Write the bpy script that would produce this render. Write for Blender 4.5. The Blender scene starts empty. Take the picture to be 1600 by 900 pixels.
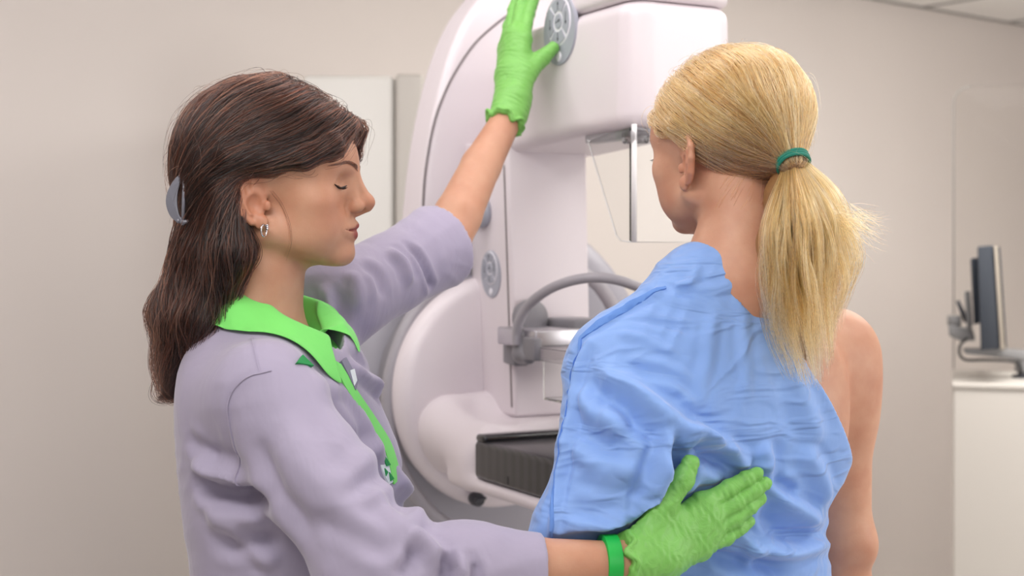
import bpy, bmesh, math, random
import numpy as np
from mathutils import Vector, Matrix

random.seed(7)
RNG = np.random.default_rng(11)
SC = bpy.context.scene
COL = SC.collection

# ------------------------------------------------------------------ camera, world, lights, exposure
FPX = 1600 * 50.0 / 36.0
CAMH = 1.45
HORIZON = 400.0
cam_d = bpy.data.cameras.new('camera')
cam_d.lens = 50.0
cam_d.sensor_width = 36.0
cam_d.shift_y = -(450.0 - HORIZON) / 1600.0
cam_d.clip_start = 0.05
cam_d.dof.use_dof = True
cam_d.dof.focus_distance = 1.66
cam_d.dof.aperture_fstop = 5.0
cam = bpy.data.objects.new('camera', cam_d)
COL.objects.link(cam)
cam.location = (0, 0, CAMH)
cam.rotation_euler = (math.radians(90), 0, 0)
SC.camera = cam
SC.view_settings.view_transform = 'Standard'
SC.view_settings.look = 'None'
SC.view_settings.exposure = 0.0
SC.view_settings.gamma = 1.0
SC.view_settings.use_curve_mapping = False

world = bpy.data.worlds.new('world')
SC.world = world
world.use_nodes = True
world.node_tree.nodes['Background'].inputs[0].default_value = (1.0, 0.97, 0.95, 1)
world.node_tree.nodes['Background'].inputs[1].default_value = 0.33


def area_light(name, loc, target, sx, sy, power, col=(1, 1, 1)):
    d = bpy.data.lights.new(name, 'AREA')
    d.shape = 'RECTANGLE'
    d.size, d.size_y = sx, sy
    d.energy = power
    d.color = col
    o = bpy.data.objects.new(name, d)
    COL.objects.link(o)
    o.location = loc
    o.rotation_euler = (Vector(target) - Vector(loc)).to_track_quat('-Z', 'Y').to_euler()
    return o


area_light('ceiling_light_front', (-0.55, 0.75, 2.42), (-0.25, 1.75, 1.2), 1.2, 0.6, 25, (1.0, 0.97, 0.95))
area_light('ceiling_light_right', (1.45, 1.75, 2.42), (0.9, 2.0, 1.0), 1.2, 0.6, 13, (1.0, 0.96, 0.92))
area_light('ceiling_light_middle', (0.2, 2.0, 2.43), (0.2, 2.2, 0.0), 1.2, 0.6, 8, (1.0, 0.95, 0.97))
area_light('left_wall_fill', (-1.0, 2.3, 2.43), (-1.0, 2.9, 0.0), 1.2, 0.6, 10, (1.0, 0.96, 0.95))  # extra ceiling-height light, added to brighten the left wall
area_light('ceiling_light_back', (1.6, 3.7, 2.43), (1.6, 4.0, 0.0), 1.2, 0.6, 40, (1.0, 0.97, 0.93))
area_light('right_fill_light', (2.9, 1.3, 1.5), (0.6, 2.2, 1.65), 1.2, 1.4, 20, (1.0, 0.98, 0.96))  # added soft fill from the right for wall, ceiling and ponytail; no window there
area_light('ceiling_fill_light', (3.2, 3.2, 1.1), (1.9, 5.2, 2.45), 0.8, 1.2, 14, (1.0, 0.98, 0.95))  # added uplight to brighten the right ceiling corner; no corridor is built
area_light('front_fill_light', (0.9, -1.2, 1.9), (0.2, 1.9, 1.3), 1.8, 1.2, 17, (1.0, 0.98, 0.97))  # unseen soft fill from behind the camera; no window is built


# ------------------------------------------------------------------ helpers: places
def P(px, py, d):
    """world point seen at photo pixel (px,py) at distance d along the view axis"""
    return np.array([(px - 800.0) / FPX * d, d, CAMH - (py - HORIZON) / FPX * d])


def lin(r, g, b):
    o = []
    for c in (r, g, b):
        c = c / 255.0
        o.append(c / 12.92 if c <= 0.04045 else ((c + 0.055) / 1.055) ** 2.4)
    return (o[0], o[1], o[2], 1.0)


# ------------------------------------------------------------------ helpers: objects
def thing(name, label, cat, loc=(0, 0, 0), group=None):
    o = bpy.data.objects.new(name, None)
    o.empty_display_size = 0.1
    COL.objects.link(o)
    o.location = loc
    o['label'] = label
    o['category'] = cat
    if group:
        o['group'] = group
    return o


def tag(o, label, cat=None, group=None, kind=None):
    if label:
        o['label'] = label
    if cat:
        o['category'] = cat
    if group:
        o['group'] = group
    if kind:
        o['kind'] = kind
    return o


def root_loc(p):
    v = Vector((0, 0, 0))
    while p is not None:
        v = v + p.location
        p = p.parent
    return v


def mk(name, V, F, material, parent=None, smooth=True, label=None, kind=None):
    V = np.asarray(V, dtype=np.float64)
    if parent is not None:
        V = V - np.array(root_loc(parent))
    me = bpy.data.meshes.new(name)
    if isinstance(F, np.ndarray) and F.ndim == 2:
        n, k = F.shape
        me.vertices.add(len(V))
        me.vertices.foreach_set('co', V.astype(np.float32).ravel())
        me.loops.add(n * k)
        me.loops.foreach_set('vertex_index', F.astype(np.int32).ravel())
        me.polygons.add(n)
        me.polygons.foreach_set('loop_start', np.arange(0, n * k, k, dtype=np.int32))
        me.polygons.foreach_set('loop_total', np.full(n, k, dtype=np.int32))
        me.update(calc_edges=True)
        me.validate()
    else:
        me.from_pydata([tuple(v) for v in V], [], [tuple(int(i) for i in f) for f in F])
    me.polygons.foreach_set('use_smooth', np.full(len(me.polygons), smooth, dtype=bool))
    me.materials.append(material)
    o = bpy.data.objects.new(name, me)
    COL.objects.link(o)
    if parent is not None:
        o.parent = parent
    if label:
        o['label'] = label
    if kind:
        o['kind'] = kind
    return o


def add_attr(o, name, vals):
    a = o.data.attributes.new(name, 'FLOAT', 'POINT')
    a.data.foreach_set('value', np.asarray(vals, dtype=np.float32))


def from_bm(name, bm, material, parent=None, smooth=True, label=None, kind=None, sharp=35):
    bmesh.ops.recalc_face_normals(bm, faces=bm.faces)
    me = bpy.data.meshes.new(name)
    if parent is not None:
        bmesh.ops.translate(bm, verts=bm.verts, vec=-root_loc(parent))
    bm.to_mesh(me)
    bm.free()
    me.polygons.foreach_set('use_smooth', np.full(len(me.polygons), smooth, dtype=bool))
    if smooth and sharp:
        me.set_sharp_from_angle(angle=math.radians(sharp))
    me.materials.append(material)
    o = bpy.data.objects.new(name, me)
    COL.objects.link(o)
    if parent is not None:
        o.parent = parent
    if label:
        o['label'] = label
    if kind:
        o['kind'] = kind
    return o


def bevel_all(bm, w, seg=3, ang=30):
    es = [e for e in bm.edges if len(e.link_faces) == 2 and e.calc_face_angle(0) > math.radians(ang)]
    if es and w > 0:
        bmesh.ops.bevel(bm, geom=es, offset=w, segments=seg, profile=0.5, affect='EDGES', clamp_overlap=True)


def bm_hexa(c8, bev=0.0, seg=3, bm=None):
    """eight corners: bottom ring 0-3, top ring 4-7"""
    b = bmesh.new()
    v = [b.verts.new(tuple(p)) for p in c8]
    for f in ((3, 2, 1, 0), (4, 5, 6, 7), (0, 1, 5, 4), (1, 2, 6, 5), (2, 3, 7, 6), (3, 0, 4, 7)):
        b.faces.new([v[i] for i in f])
    bmesh.ops.recalc_face_normals(b, faces=b.faces)
    bevel_all(b, bev, seg)
    if bm is None:
        return b
    merge(bm, b)
    return bm


def merge(bm, b):
    me = bpy.data.meshes.new('tmp')
    b.to_mesh(me)
    b.free()
    bm.from_mesh(me)
    bpy.data.meshes.remove(me)


def bm_box(lo, hi, bev=0.0, seg=3, xf=None, bm=None):
    x0, y0, z0 = lo
    x1, y1, z1 = hi
    c = [(x0, y0, z0), (x1, y0, z0), (x1, y1, z0), (x0, y1, z0), (x0, y0, z1), (x1, y0, z1), (x1, y1, z1), (x0, y1, z1)]
    if xf:
        c = [xf(*p) for p in c]
    return bm_hexa(c, bev, seg, bm)


def bm_prism(pts, vec, bev=0.0, seg=3, bm=None):
    """closed 3D outline swept by vec"""
    b = bmesh.new()
    a = [b.verts.new(tuple(p)) for p in pts]
    c = [b.verts.new(tuple(np.asarray(p) + np.asarray(vec))) for p in pts]
    n = len(pts)
    b.faces.new(a[::-1])
    b.faces.new(c)
    for i in range(n):
        b.faces.new((a[i], a[(i + 1) % n], c[(i + 1) % n], c[i]))
    bmesh.ops.recalc_face_normals(b, faces=b.faces)
    bevel_all(b, bev, seg, 50)
    if bm is None:
        return b
    merge(bm, b)
    return bm


def smooth_path(pts, n=8, closed=False):
    pts = [np.asarray(p, float) for p in pts]
    out = []
    m = len(pts)
    rng = range(m if closed else m - 1)
    for i in rng:
        if closed:
            p0, p1, p2, p3 = pts[(i - 1) % m], pts[i], pts[(i + 1) % m], pts[(i + 2) % m]
        else:
            p0, p1, p2, p3 = pts[max(i - 1, 0)], pts[i], pts[i + 1], pts[min(i + 2, m - 1)]
        for k in range(n):
            t = k / n
            out.append(0.5 * ((2 * p1) + (-p0 + p2) * t + (2 * p0 - 5 * p1 + 4 * p2 - p3) * t * t + (-p0 + 3 * p1 - 3 * p2 + p3) * t ** 3))
    if not closed:
        out.append(pts[-1])
    return np.array(out)


def tube_geo(path, r, sides=10, cap=True, closed=False):
    path = np.asarray(path, float)
    n = len(path)
    r = np.full(n, r) if np.isscalar(r) else np.asarray(r, float)
    T = np.gradient(path, axis=0)
    if closed:
        T = np.roll(path, -1, 0) - np.roll(path, 1, 0)
    T /= np.linalg.norm(T, axis=1)[:, None] + 1e-12
    up = np.array([0, 0, 1.0]) if abs(T[0][2]) < 0.9 else np.array([1.0, 0, 0])
    N = np.zeros_like(path)
    v = np.cross(T[0], up)
    v /= np.linalg.norm(v)
    for i in range(n):
        v = v - T[i] * np.dot(v, T[i])
        v /= np.linalg.norm(v) + 1e-12
        N[i] = v
    Bn = np.cross(T, N)
    V, F = [], []
    for i in range(n):
        for k in range(sides):
            a = 2 * math.pi * k / sides
            V.append(path[i] + r[i] * (math.cos(a) * N[i] + math.sin(a) * Bn[i]))
    for i in range(n if closed else n - 1):
        j = (i + 1) % n
        for k in range(sides):
            F.append((i * sides + k, i * sides + (k + 1) % sides, j * sides + (k + 1) % sides, j * sides + k))
    if cap and not closed:
        F.append(tuple(range(sides))[::-1])
        F.append(tuple((n - 1) * sides + k for k in range(sides)))
    return V, F


def add_tube(bm, path, r, sides=10, closed=False):
    V, F = tube_geo(path, r, sides, True, closed)
    vs = [bm.verts.new(tuple(p)) for p in V]
    for f in F:
        bm.faces.new([vs[i] for i in f])
    return bm


def lathe_bm(profile, center, axis, seg=40, sx=1.0, bm=None):
    """profile (r,h) revolved about axis through center; closes with caps"""
    axis = np.asarray(axis, float)
    axis /= np.linalg.norm(axis)
    up = np.array([0, 0, 1.0]) if abs(axis[2]) < 0.9 else np.array([1.0, 0, 0])
    e1 = np.cross(up, axis)
    e1 /= np.linalg.norm(e1)
    e2 = np.cross(axis, e1)
    b = bm or bmesh.new()
    rings = []
    for (r, h) in profile:
        ring = []
        for k in range(seg):
            a = 2 * math.pi * k / seg
            ring.append(b.verts.new(tuple(np.asarray(center) + axis * h + r * sx * math.cos(a) * e1 + r * math.sin(a) * e2)))
        rings.append(ring)
    for i in range(len(rings) - 1):
        for k in range(seg):
            b.faces.new((rings[i][k], rings[i][(k + 1) % seg], rings[i + 1][(k + 1) % seg], rings[i + 1][k]))
    b.faces.new(rings[0][::-1])
    b.faces.new(rings[-1])
    return b


# ------------------------------------------------------------------ helpers: signed distance bodies, turned into meshes
def unit(v):
    v = np.asarray(v, float)
    return v / np.linalg.norm(v)


def sd_cap(p, a, b, ra, rb):
    a = np.asarray(a, float)
    ba = np.asarray(b, float) - a
    pa = p - a
    h = np.clip(pa @ ba / (ba @ ba + 1e-12), 0, 1)
    return np.linalg.norm(pa - h[:, None] * ba, axis=1) - (ra + (rb - ra) * h)


def sd_ell(p, c, r, R=None):
    q = p - np.asarray(c, float)
    if R is not None:
        q = q @ R          # columns of R are the ellipsoid's axes
    r = np.asarray(r, float)
    k0 = np.linalg.norm(q / r, axis=1)
    k1 = np.linalg.norm(q / (r * r), axis=1) + 1e-9
    return np.where(k0 < 1e-4, -r.min(), k0 * (k0 - 1.0) / k1)


def sd_box(p, c, half, r=0.0, R=None):
    q = p - np.asarray(c, float)
    if R is not None:
        q = q @ R
    q = np.abs(q) - (np.asarray(half, float) - r)
    return np.linalg.norm(np.maximum(q, 0), axis=1) + np.minimum(q.max(axis=1), 0) - r


def smin(a, b, k):
    h = np.maximum(k - np.abs(a - b), 0.0) / k
    return np.minimum(a, b) - h * h * k * 0.25


def smax(a, b, k):
    return -smin(-a, -b, k)


def chain(p, pts, rs, k=None):
    d = None
    for i in range(len(pts) - 1):
        c = sd_cap(p, pts[i], pts[i + 1], rs[i], rs[i + 1])
        d = c if d is None else (np.minimum(d, c) if k is None else smin(d, c, k))
    return d


def loft(p, tab):
    """tab rows z,cx,cy,a,b : ellipse cross-sections along z (open ends closed softly)"""
    tab = np.asarray(tab, float)
    tab = tab[np.argsort(tab[:, 0])]
    zz = np.linspace(tab[0, 0], tab[-1, 0], 160)
    ker = np.hanning(25)
    ker /= ker.sum()
    cols = []
    for j in range(1, 5):
        v = np.interp(zz, tab[:, 0], tab[:, j])
        v = np.convolve(np.pad(v, 12, mode='edge'), ker, mode='valid')
        cols.append(np.interp(p[:, 2], zz, v))
    x = p[:, 0] - cols[0]
    y = p[:, 1] - cols[1]
    a, b = cols[2], cols[3]
    k0 = np.sqrt((x / a) ** 2 + (y / b) ** 2)
    k1 = np.sqrt((x / a ** 2) ** 2 + (y / b ** 2) ** 2) + 1e-9
    d = np.where(k0 < 1e-4, -np.minimum(a, b), k0 * (k0 - 1) / k1)
    zend = np.maximum(tab[0, 0] - p[:, 2], p[:, 2] - tab[-1, 0])
    return smax(d, zend, 0.03)


def polygonize(f, xs, ys, zs, B=8, slack=1.8):
    xs, ys, zs = [np.asarray(a, float) for a in (xs, ys, zs)]
    n = (len(xs), len(ys), len(zs))
    st = [np.arange(0, m, B) for m in n]

    def mid(ax, s):
        e = np.minimum(s + B - 1, len(ax) - 1)
        return (ax[s] + ax[e]) / 2, (ax[np.minimum(s + B, len(ax) - 1)] - ax[s]) / 2
    (cx, hx), (cy, hy), (cz, hz) = mid(xs, st[0]), mid(ys, st[1]), mid(zs, st[2])
    G = np.stack(np.meshgrid(cx, cy, cz, indexing='ij'), -1).reshape(-1, 3)
    Hh = np.stack(np.meshgrid(hx, hy, hz, indexing='ij'), -1).reshape(-1, 3)

    def ev(pts):
        return np.concatenate([f(pts[i:i + 150000]) for i in range(0, len(pts), 150000)]) if len(pts) else np.zeros(0)
    dc = ev(G)
    rad = np.linalg.norm(Hh, axis=1)
    act = np.abs(dc) < rad * slack + 0.003
    sg = np.where(dc < 0, -1.0, 1.0).astype(np.float32).reshape(len(cx), len(cy), len(cz))
    Vv = np.repeat(np.repeat(np.repeat(sg, B, 0), B, 1), B, 2)[:n[0], :n[1], :n[2]].copy()
    bi = np.argwhere(act.reshape(sg.shape))
    off = np.stack(np.meshgrid(np.arange(B), np.arange(B), np.arange(B), indexing='ij'), -1).reshape(-1, 3)
    for s in range(0, len(bi), 300):
        I = (bi[s:s + 300, None, :] * B + off[None]).reshape(-1, 3)
        ok = (I[:, 0] < n[0]) & (I[:, 1] < n[1]) & (I[:, 2] < n[2])
        I = I[ok]
        Vv[I[:, 0], I[:, 1], I[:, 2]] = ev(np.stack([xs[I[:, 0]], ys[I[:, 1]], zs[I[:, 2]]], -1))
    S = Vv < 0
    cnt = np.zeros((n[0] - 1, n[1] - 1, n[2] - 1), np.int8)
    for a in (0, 1):
        for b in (0, 1):
            for c in (0, 1):
                cnt += S[a:n[0] - 1 + a, b:n[1] - 1 + b, c:n[2] - 1 + c]
    C = np.argwhere((cnt > 0) & (cnt < 8))
    vid = np.full(cnt.shape, -1, np.int32)
    vid[C[:, 0], C[:, 1], C[:, 2]] = np.arange(len(C))
    acc = np.zeros((len(C), 3))
    num = np.zeros(len(C))
    corners = [(a, b, c) for a in (0, 1) for b in (0, 1) for c in (0, 1)]
    for c0 in corners:
        for ax in range(3):
            if c0[ax]:
                continue
            c1 = list(c0)
            c1[ax] = 1
            i0 = C + np.array(c0)
            i1 = C + np.array(c1)
            v0 = Vv[i0[:, 0], i0[:, 1], i0[:, 2]].astype(float)
            v1 = Vv[i1[:, 0], i1[:, 1], i1[:, 2]].astype(float)
            m = (v0 < 0) != (v1 < 0)
            t = np.where(m, v0 / (v0 - v1 + 1e-20), 0)
            p0 = np.stack([xs[i0[:, 0]], ys[i0[:, 1]], zs[i0[:, 2]]], -1)
            p1 = np.stack([xs[i1[:, 0]], ys[i1[:, 1]], zs[i1[:, 2]]], -1)
            acc += np.where(m[:, None], p0 + (p1 - p0) * t[:, None], 0)
            num += m
    Vx = acc / np.maximum(num, 1)[:, None]
    quads = []
    for ax in range(3):
        sl0 = [slice(1, n[k] - 1) for k in range(3)]
        sl1 = list(sl0)
        sl0[ax] = slice(0, n[ax] - 1)
        sl1[ax] = slice(1, n[ax])
        a, b = S[tuple(sl0)], S[tuple(sl1)]
        E = np.argwhere(a != b)
        if not len(E):
            continue
        inside_first = a[E[:, 0], E[:, 1], E[:, 2]]
        E = E + np.array([0 if k == ax else 1 for k in range(3)])
        o1, o2 = [(1, 2), (2, 0), (0, 1)][ax]
        d1 = np.zeros(3, int)
        d1[o1] = 1
        d2 = np.zeros(3, int)
        d2[o2] = 1
        q = [E - d1 - d2, E - d2, E, E - d1]
        q = np.stack([vid[k[:, 0], k[:, 1], k[:, 2]] for k in q], -1)
        q[~inside_first] = q[~inside_first][:, ::-1]
        quads.append(q)
    Q = np.concatenate(quads)
    Q = Q[(Q >= 0).all(1)]
    return Vx, Q


TET = np.array([[1, 1, 1], [1, -1, -1], [-1, 1, -1], [-1, -1, 1]], float)


def grad(f, p, e=4e-4):
    g = np.zeros_like(p)
    for k in TET:
        g += chunk(f, p + k * e)[:, None] * k
    return g / (4 * e)


def chunk(f, p):
    return np.concatenate([f(p[i:i + 150000]) for i in range(0, len(p), 150000)])


def relax(f, V, it=2, mx=0.002):
    for _ in range(it):
        d = chunk(f, V)
        g = grad(f, V)
        g2 = (g * g).sum(1) + 1e-6
        st = -(d / g2)[:, None] * g
        L = np.linalg.norm(st, axis=1)
        st *= np.minimum(1, mx / (L + 1e-12))[:, None]
        V = V + st
    return V


def lap_smooth(V, Q, it=1, lam=0.5):
    e = np.concatenate([Q[:, [0, 1]], Q[:, [1, 2]], Q[:, [2, 3]], Q[:, [3, 0]]])
    for _ in range(it):
        acc = np.zeros_like(V)
        n = np.zeros(len(V))
        for a, b in ((0, 1), (1, 0)):
            for k in range(3):
                acc[:, k] += np.bincount(e[:, a], V[e[:, b], k], len(V))
            n += np.bincount(e[:, a], minlength=len(V))
        V = V + lam * (acc / np.maximum(n, 1)[:, None] - V)
    return V


def normals(V, Q):
    a, b, c, d = V[Q[:, 0]], V[Q[:, 1]], V[Q[:, 2]], V[Q[:, 3]]
    fn = np.cross(c - a, d - b)
    N = np.zeros_like(V)
    for j in range(4):
        for k in range(3):
            N[:, k] += np.bincount(Q[:, j], fn[:, k], len(V))
    return N / (np.linalg.norm(N, axis=1)[:, None] + 1e-12)


def axis_pts(lo, hi, h, fine=(), hf=None):
    """coordinates from lo to hi, spacing h, but hf inside the fine ranges"""
    out = [lo]
    while out[-1] < hi:
        x = out[-1]
        s = h
        for (a, b) in fine:
            if a - h <= x <= b:
                s = hf
        out.append(x + s)
    return np.array(out)


def sdf_obj(name, f, lo, hi, h, material, parent=None, label=None, smooth_it=0, relax_it=2, kind=None):
    V, Q = polygonize(f, np.arange(lo[0], hi[0] + h, h), np.arange(lo[1], hi[1] + h, h), np.arange(lo[2], hi[2] + h, h))
    V = relax(f, V, relax_it, h)
    if smooth_it:
        V = lap_smooth(V, Q, smooth_it)
    return mk(name, V, Q, material, parent, True, label, kind)


def ray_hit(f, px, py, d0=1.0, d1=3.2, it=90):
    """where the line of sight through a photo pixel meets the body f"""
    px = np.atleast_1d(np.asarray(px, float))
    py = np.atleast_1d(np.asarray(py, float))
    D = np.stack([(px - 800) / FPX, np.ones_like(px), -(py - HORIZON) / FPX], -1)
    L = np.linalg.norm(D, axis=1)
    t = np.full(len(px), d0)
    o = np.array([0, 0, CAMH])
    for _ in range(it):
        d = f(o + D * t[:, None])
        t = np.minimum(t + d * 0.7 / L, d1)
    return o + D * t[:, None]


def seg_dist(V, a, b):
    ba = b - a
    h = np.clip((V - a) @ ba / (ba @ ba + 1e-12), 0, 1)
    return np.linalg.norm(V - a - h[:, None] * ba, axis=1), h


def fold_offsets(V, f, folds):
    """folds: (pixel polyline, width m, height m); real ridges and valleys of the cloth"""
    out = np.zeros(len(V))
    for pts, w, amp in folds:
        pts = smooth_path([np.array([p[0], p[1], 0.0]) for p in pts], 4)
        H = ray_hit(f, pts[:, 0], pts[:, 1])
        n = len(H)
        best = np.full(len(V), 1e9)
        tt = np.zeros(len(V))
        near = np.linalg.norm(V - H.mean(0), axis=1) < np.linalg.norm(H - H.mean(0), axis=1).max() + 4 * w
        idx = np.nonzero(near)[0]
        Vn = V[idx]
        bn = np.full(len(idx), 1e9)
        tn = np.zeros(len(idx))
        for i in range(n - 1):
            d, h = seg_dist(Vn, H[i], H[i + 1])
            m = d < bn
            bn = np.where(m, d, bn)
            tn = np.where(m, (i + h) / (n - 1), tn)
        s = bn / w
        prof = np.exp(-s * s) - 0.35 * np.exp(-((s - 1.7) / 0.8) ** 2)
        tap = np.clip(np.minimum(tn, 1 - tn) * 3.5, 0, 1)
        tap = tap * tap * (3 - 2 * tap)
        out[idx] += amp * prof * tap
    return out


# ------------------------------------------------------------------ helpers: materials
def principled(name):
    m = bpy.data.materials.new(name)
    m.use_nodes = True
    nt = m.node_tree
    return m, nt, nt.nodes['Principled BSDF']


def nd(nt, typ, **kw):
    n = nt.nodes.new(typ)
    for k, v in kw.items():
        setattr(n, k, v)
    return n


def plastic(name, col, rough=0.4, bump=0.0, scale=300.0, coat=0.0, metal=0.0, spec=0.5, vary=0.0, vscale=3.0):
    m, nt, b = principled(name)
    b.inputs['Base Color'].default_value = col
    b.inputs['Roughness'].default_value = rough
    b.inputs['Metallic'].default_value = metal
    b.inputs['Specular IOR Level'].default_value = spec
    b.inputs['Coat Weight'].default_value = coat
    tc = nd(nt, 'ShaderNodeTexCoord')
    if bump:
        n = nd(nt, 'ShaderNodeTexNoise')
        n.inputs['Scale'].default_value = scale
        n.inputs['Detail'].default_value = 3
        nt.links.new(tc.outputs['Object'], n.inputs['Vector'])
        bp = nd(nt, 'ShaderNodeBump')
        bp.inputs['Strength'].default_value = bump
        bp.inputs['Distance'].default_value = 0.001
        nt.links.new(n.outputs['Fac'], bp.inputs['Height'])
        nt.links.new(bp.outputs['Normal'], b.inputs['Normal'])
    if vary:
        n2 = nd(nt, 'ShaderNodeTexNoise')
        n2.inputs['Scale'].default_value = vscale
        n2.inputs['Detail'].default_value = 4
        nt.links.new(tc.outputs['Object'], n2.inputs['Vector'])
        mx = nd(nt, 'ShaderNodeMix', data_type='RGBA')
        mx.inputs['A'].default_value = tuple(c * (1 - vary) for c in col[:3]) + (1,)
        mx.inputs['B'].default_value = tuple(min(1, c * (1 + vary)) for c in col[:3]) + (1,)
        nt.links.new(n2.outputs['Fac'], mx.inputs['Factor'])
        nt.links.new(mx.outputs['Result'], b.inputs['Base Color'])
    return m


M = {}
M['wall'] = plastic('painted_wall', lin(222, 214, 209), 0.6, 0.12, 160, vary=0.02, vscale=2)
M['ceiling'] = plastic('ceiling_tile', lin(245, 243, 240), 0.8, 0.2, 90)
M['grid'] = plastic('ceiling_grid', lin(150, 148, 145), 0.5)
M['floor'] = plastic('vinyl_floor', lin(212, 208, 202), 0.35, 0.05, 60, vary=0.05)
M['white'] = plastic('white_shell', lin(228, 219, 224), 0.36, 0.05, 500, coat=0.05)
M['seam'] = plastic('seam_shadow_gap', lin(120, 112, 114), 0.7)
M['cabinet'] = plastic('white_laminate', lin(233, 231, 226), 0.42, 0.03, 200)
M['counter'] = plastic('white_counter', lin(208, 203, 196), 0.5, 0.03, 200)
M['greydisc'] = plastic('grey_housing', lin(163, 161, 171), 0.45, 0.05, 400)
M['greytube'] = plastic('grey_tube', lin(163, 159, 166), 0.4, 0.04, 400)
M['grey'] = plastic('grey_plastic', lin(134, 132, 138), 0.42, 0.04, 400)
M['pad'] = plastic('keypad_grey', lin(168, 170, 182), 0.4)
M['padline'] = plastic('keypad_white', lin(232, 230, 238), 0.4)
M['arrow'] = plastic('keypad_arrow', lin(50, 52, 60), 0.5)
M['dark'] = plastic('dark_plastic', lin(60, 62, 70), 0.4)
M['alu'] = plastic('brushed_aluminium', lin(200, 198, 204), 0.3, 0.02, 600, metal=0.9)
M['chrome'] = plastic('chrome', lin(215, 215, 220), 0.15, metal=1.0)
M['navy'] = plastic('dark_monitor_shell', lin(52, 58, 68), 0.5)
M['screenrim'] = plastic('light_bezel', lin(176, 166, 152), 0.4)
M['armgrey'] = plastic('grey_arm', lin(138, 137, 138), 0.45)
M['cable'] = plastic('black_cable', lin(45, 45, 48), 0.5)


def acrylic(name, col=(0.97, 0.98, 0.98, 1), rough=0.02, ior=1.3):
    m, nt, b = principled(name)
    b.inputs['Base Color'].default_value = col
    b.inputs['Roughness'].default_value = rough
    b.inputs['Transmission Weight'].default_value = 1.0
    b.inputs['IOR'].default_value = ior
    return m


M['acrylic'] = acrylic('clear_acrylic', ior=1.25)
M['acrylic_grey'] = acrylic('smoked_acrylic', (0.80, 0.78, 0.80, 1), 0.12, 1.45)
M['barrier'] = acrylic('barrier_glass', (0.985, 0.985, 0.975, 1), 0.0, 1.08)


def carbon():
    m, nt, b = principled('carbon_fibre')
    tc = nd(nt, 'ShaderNodeTexCoord')
    mp = nd(nt, 'ShaderNodeMapping')
    mp.inputs['Rotation'].default_value = (0, 0, math.radians(28 - 45))
    nt.links.new(tc.outputs['Object'], mp.inputs['Vector'])
    w = nd(nt, 'ShaderNodeTexWave', wave_type='BANDS', bands_direction='X')
    w.inputs['Scale'].default_value = 62
    w.inputs['Distortion'].default_value = 0.4
    w.inputs['Detail'].default_value = 1
    nt.links.new(mp.outputs['Vector'], w.inputs['Vector'])
    cr = nd(nt, 'ShaderNodeValToRGB')
    cr.color_ramp.elements[0].color = lin(10, 10, 13)
    cr.color_ramp.elements[1].color = lin(40, 39, 43)
    nt.links.new(w.outputs['Fac'], cr.inputs['Fac'])
    nt.links.new(cr.outputs['Color'], b.inputs['Base Color'])
    b.inputs['Roughness'].default_value = 0.35
    b.inputs['Coat Weight'].default_value = 0.33
    b.inputs['Coat Roughness'].default_value = 0.12
    return m


M['carbon'] = carbon()
# ------------------------------------------------------------------ the room
CEIL = 2.45
WD = unit((0.789, 0.615, 0))                      # run of the back wall
WN = np.array([0.615, -0.789, 0])                 # its inner normal
W0 = P(800, 0, 4.47) * np.array([1, 1, 0])        # a point of the wall's foot


def wall_slab(name, a, b, n, z0=0.0, z1=CEIL, t=0.12, m=None):
    a, b, n = np.asarray(a, float), np.asarray(b, float), np.asarray(n, float)
    c = [a, b, b - n * t, a - n * t]
    c8 = [p + np.array([0, 0, z0]) for p in c] + [p + np.array([0, 0, z1]) for p in c]
    return from_bm(name, bm_hexa(c8), m or M['wall'], None, False, kind='structure')


A = W0 - WD * 3.6
Bp = W0 + WD * 4.2
wall_slab('wall_back', A, Bp, WN)
C2 = np.array([A[0] - 0.05, -2.6, 0])
wall_slab('wall_left', np.array([A[0], -2.6, 0]), np.array([A[0], A[1], 0]), np.array([1.0, 0, 0]))
wall_slab('wall_right', np.array([Bp[0], Bp[1], 0]), np.array([Bp[0], -2.6, 0]), np.array([-1.0, 0, 0]))
x0, x1, y0, y1 = A[0] - 0.2, Bp[0] + 0.2, -2.6, Bp[1] + 0.2
from_bm('floor', bm_box((x0, y0, -0.1), (x1, y1, 0.0)), M['floor'], None, False, kind='structure')
from_bm('ceiling', bm_box((x0, y0, CEIL), (x1, y1, CEIL + 0.1)), M['ceiling'], None, False, kind='structure')
# ceiling tile grid runs with the wall
bm = bmesh.new()
cz = CEIL - 0.004
for i in range(0, 10):
    o = W0 + WN * (0.02 + 0.6 * i)
    bm_hexa([o - WD * 3 + WN * s + np.array([0, 0, z]) for z in (cz, CEIL) for s in (0,)][:0] or
            [p + np.array([0, 0, z]) for z in (cz, CEIL + 0.001) for p in
             (o - WD * (3.3 - .45 * i), o + WD * 4.0, o + WD * 4.0 + WN * 0.024, o - WD * (3.3 - .45 * i) + WN * 0.024)], 0, 1, bm)
for i in range(-3, 7):
    o = W0 + WD * (0.25 + 0.6 * i) + WN * 0.03
    L = 4.5 if i > -1 else 2.0
    bm_hexa([p + np.array([0, 0, z]) for z in (cz, CEIL + 0.001) for p in
             (o, o + WD * 0.024, o + WD * 0.024 + WN * L, o + WN * L)], 0, 1, bm)
from_bm('trim_1', bm, M['grid'], None, False, kind='structure')
bm = bmesh.new()
bm_hexa([p + np.array([0, 0, z]) for z in (0.0, 0.09) for p in (A + WN * .001, Bp + WN * .001, Bp + WN * 0.013, A + WN * 0.013)], 0.003, 2, bm)
from_bm('baseboard_back', bm, M['counter'], None, True, kind='structure')

# tall white cabinet standing against the wall behind the woman in lavender
t = thing('storage_cabinet', 'tall white cabinet behind the dark-haired woman, with a narrow side panel', 'cabinet', P(560, 400, 3.45) * np.array([1, 1, 0]))
D = 3.45


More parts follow.
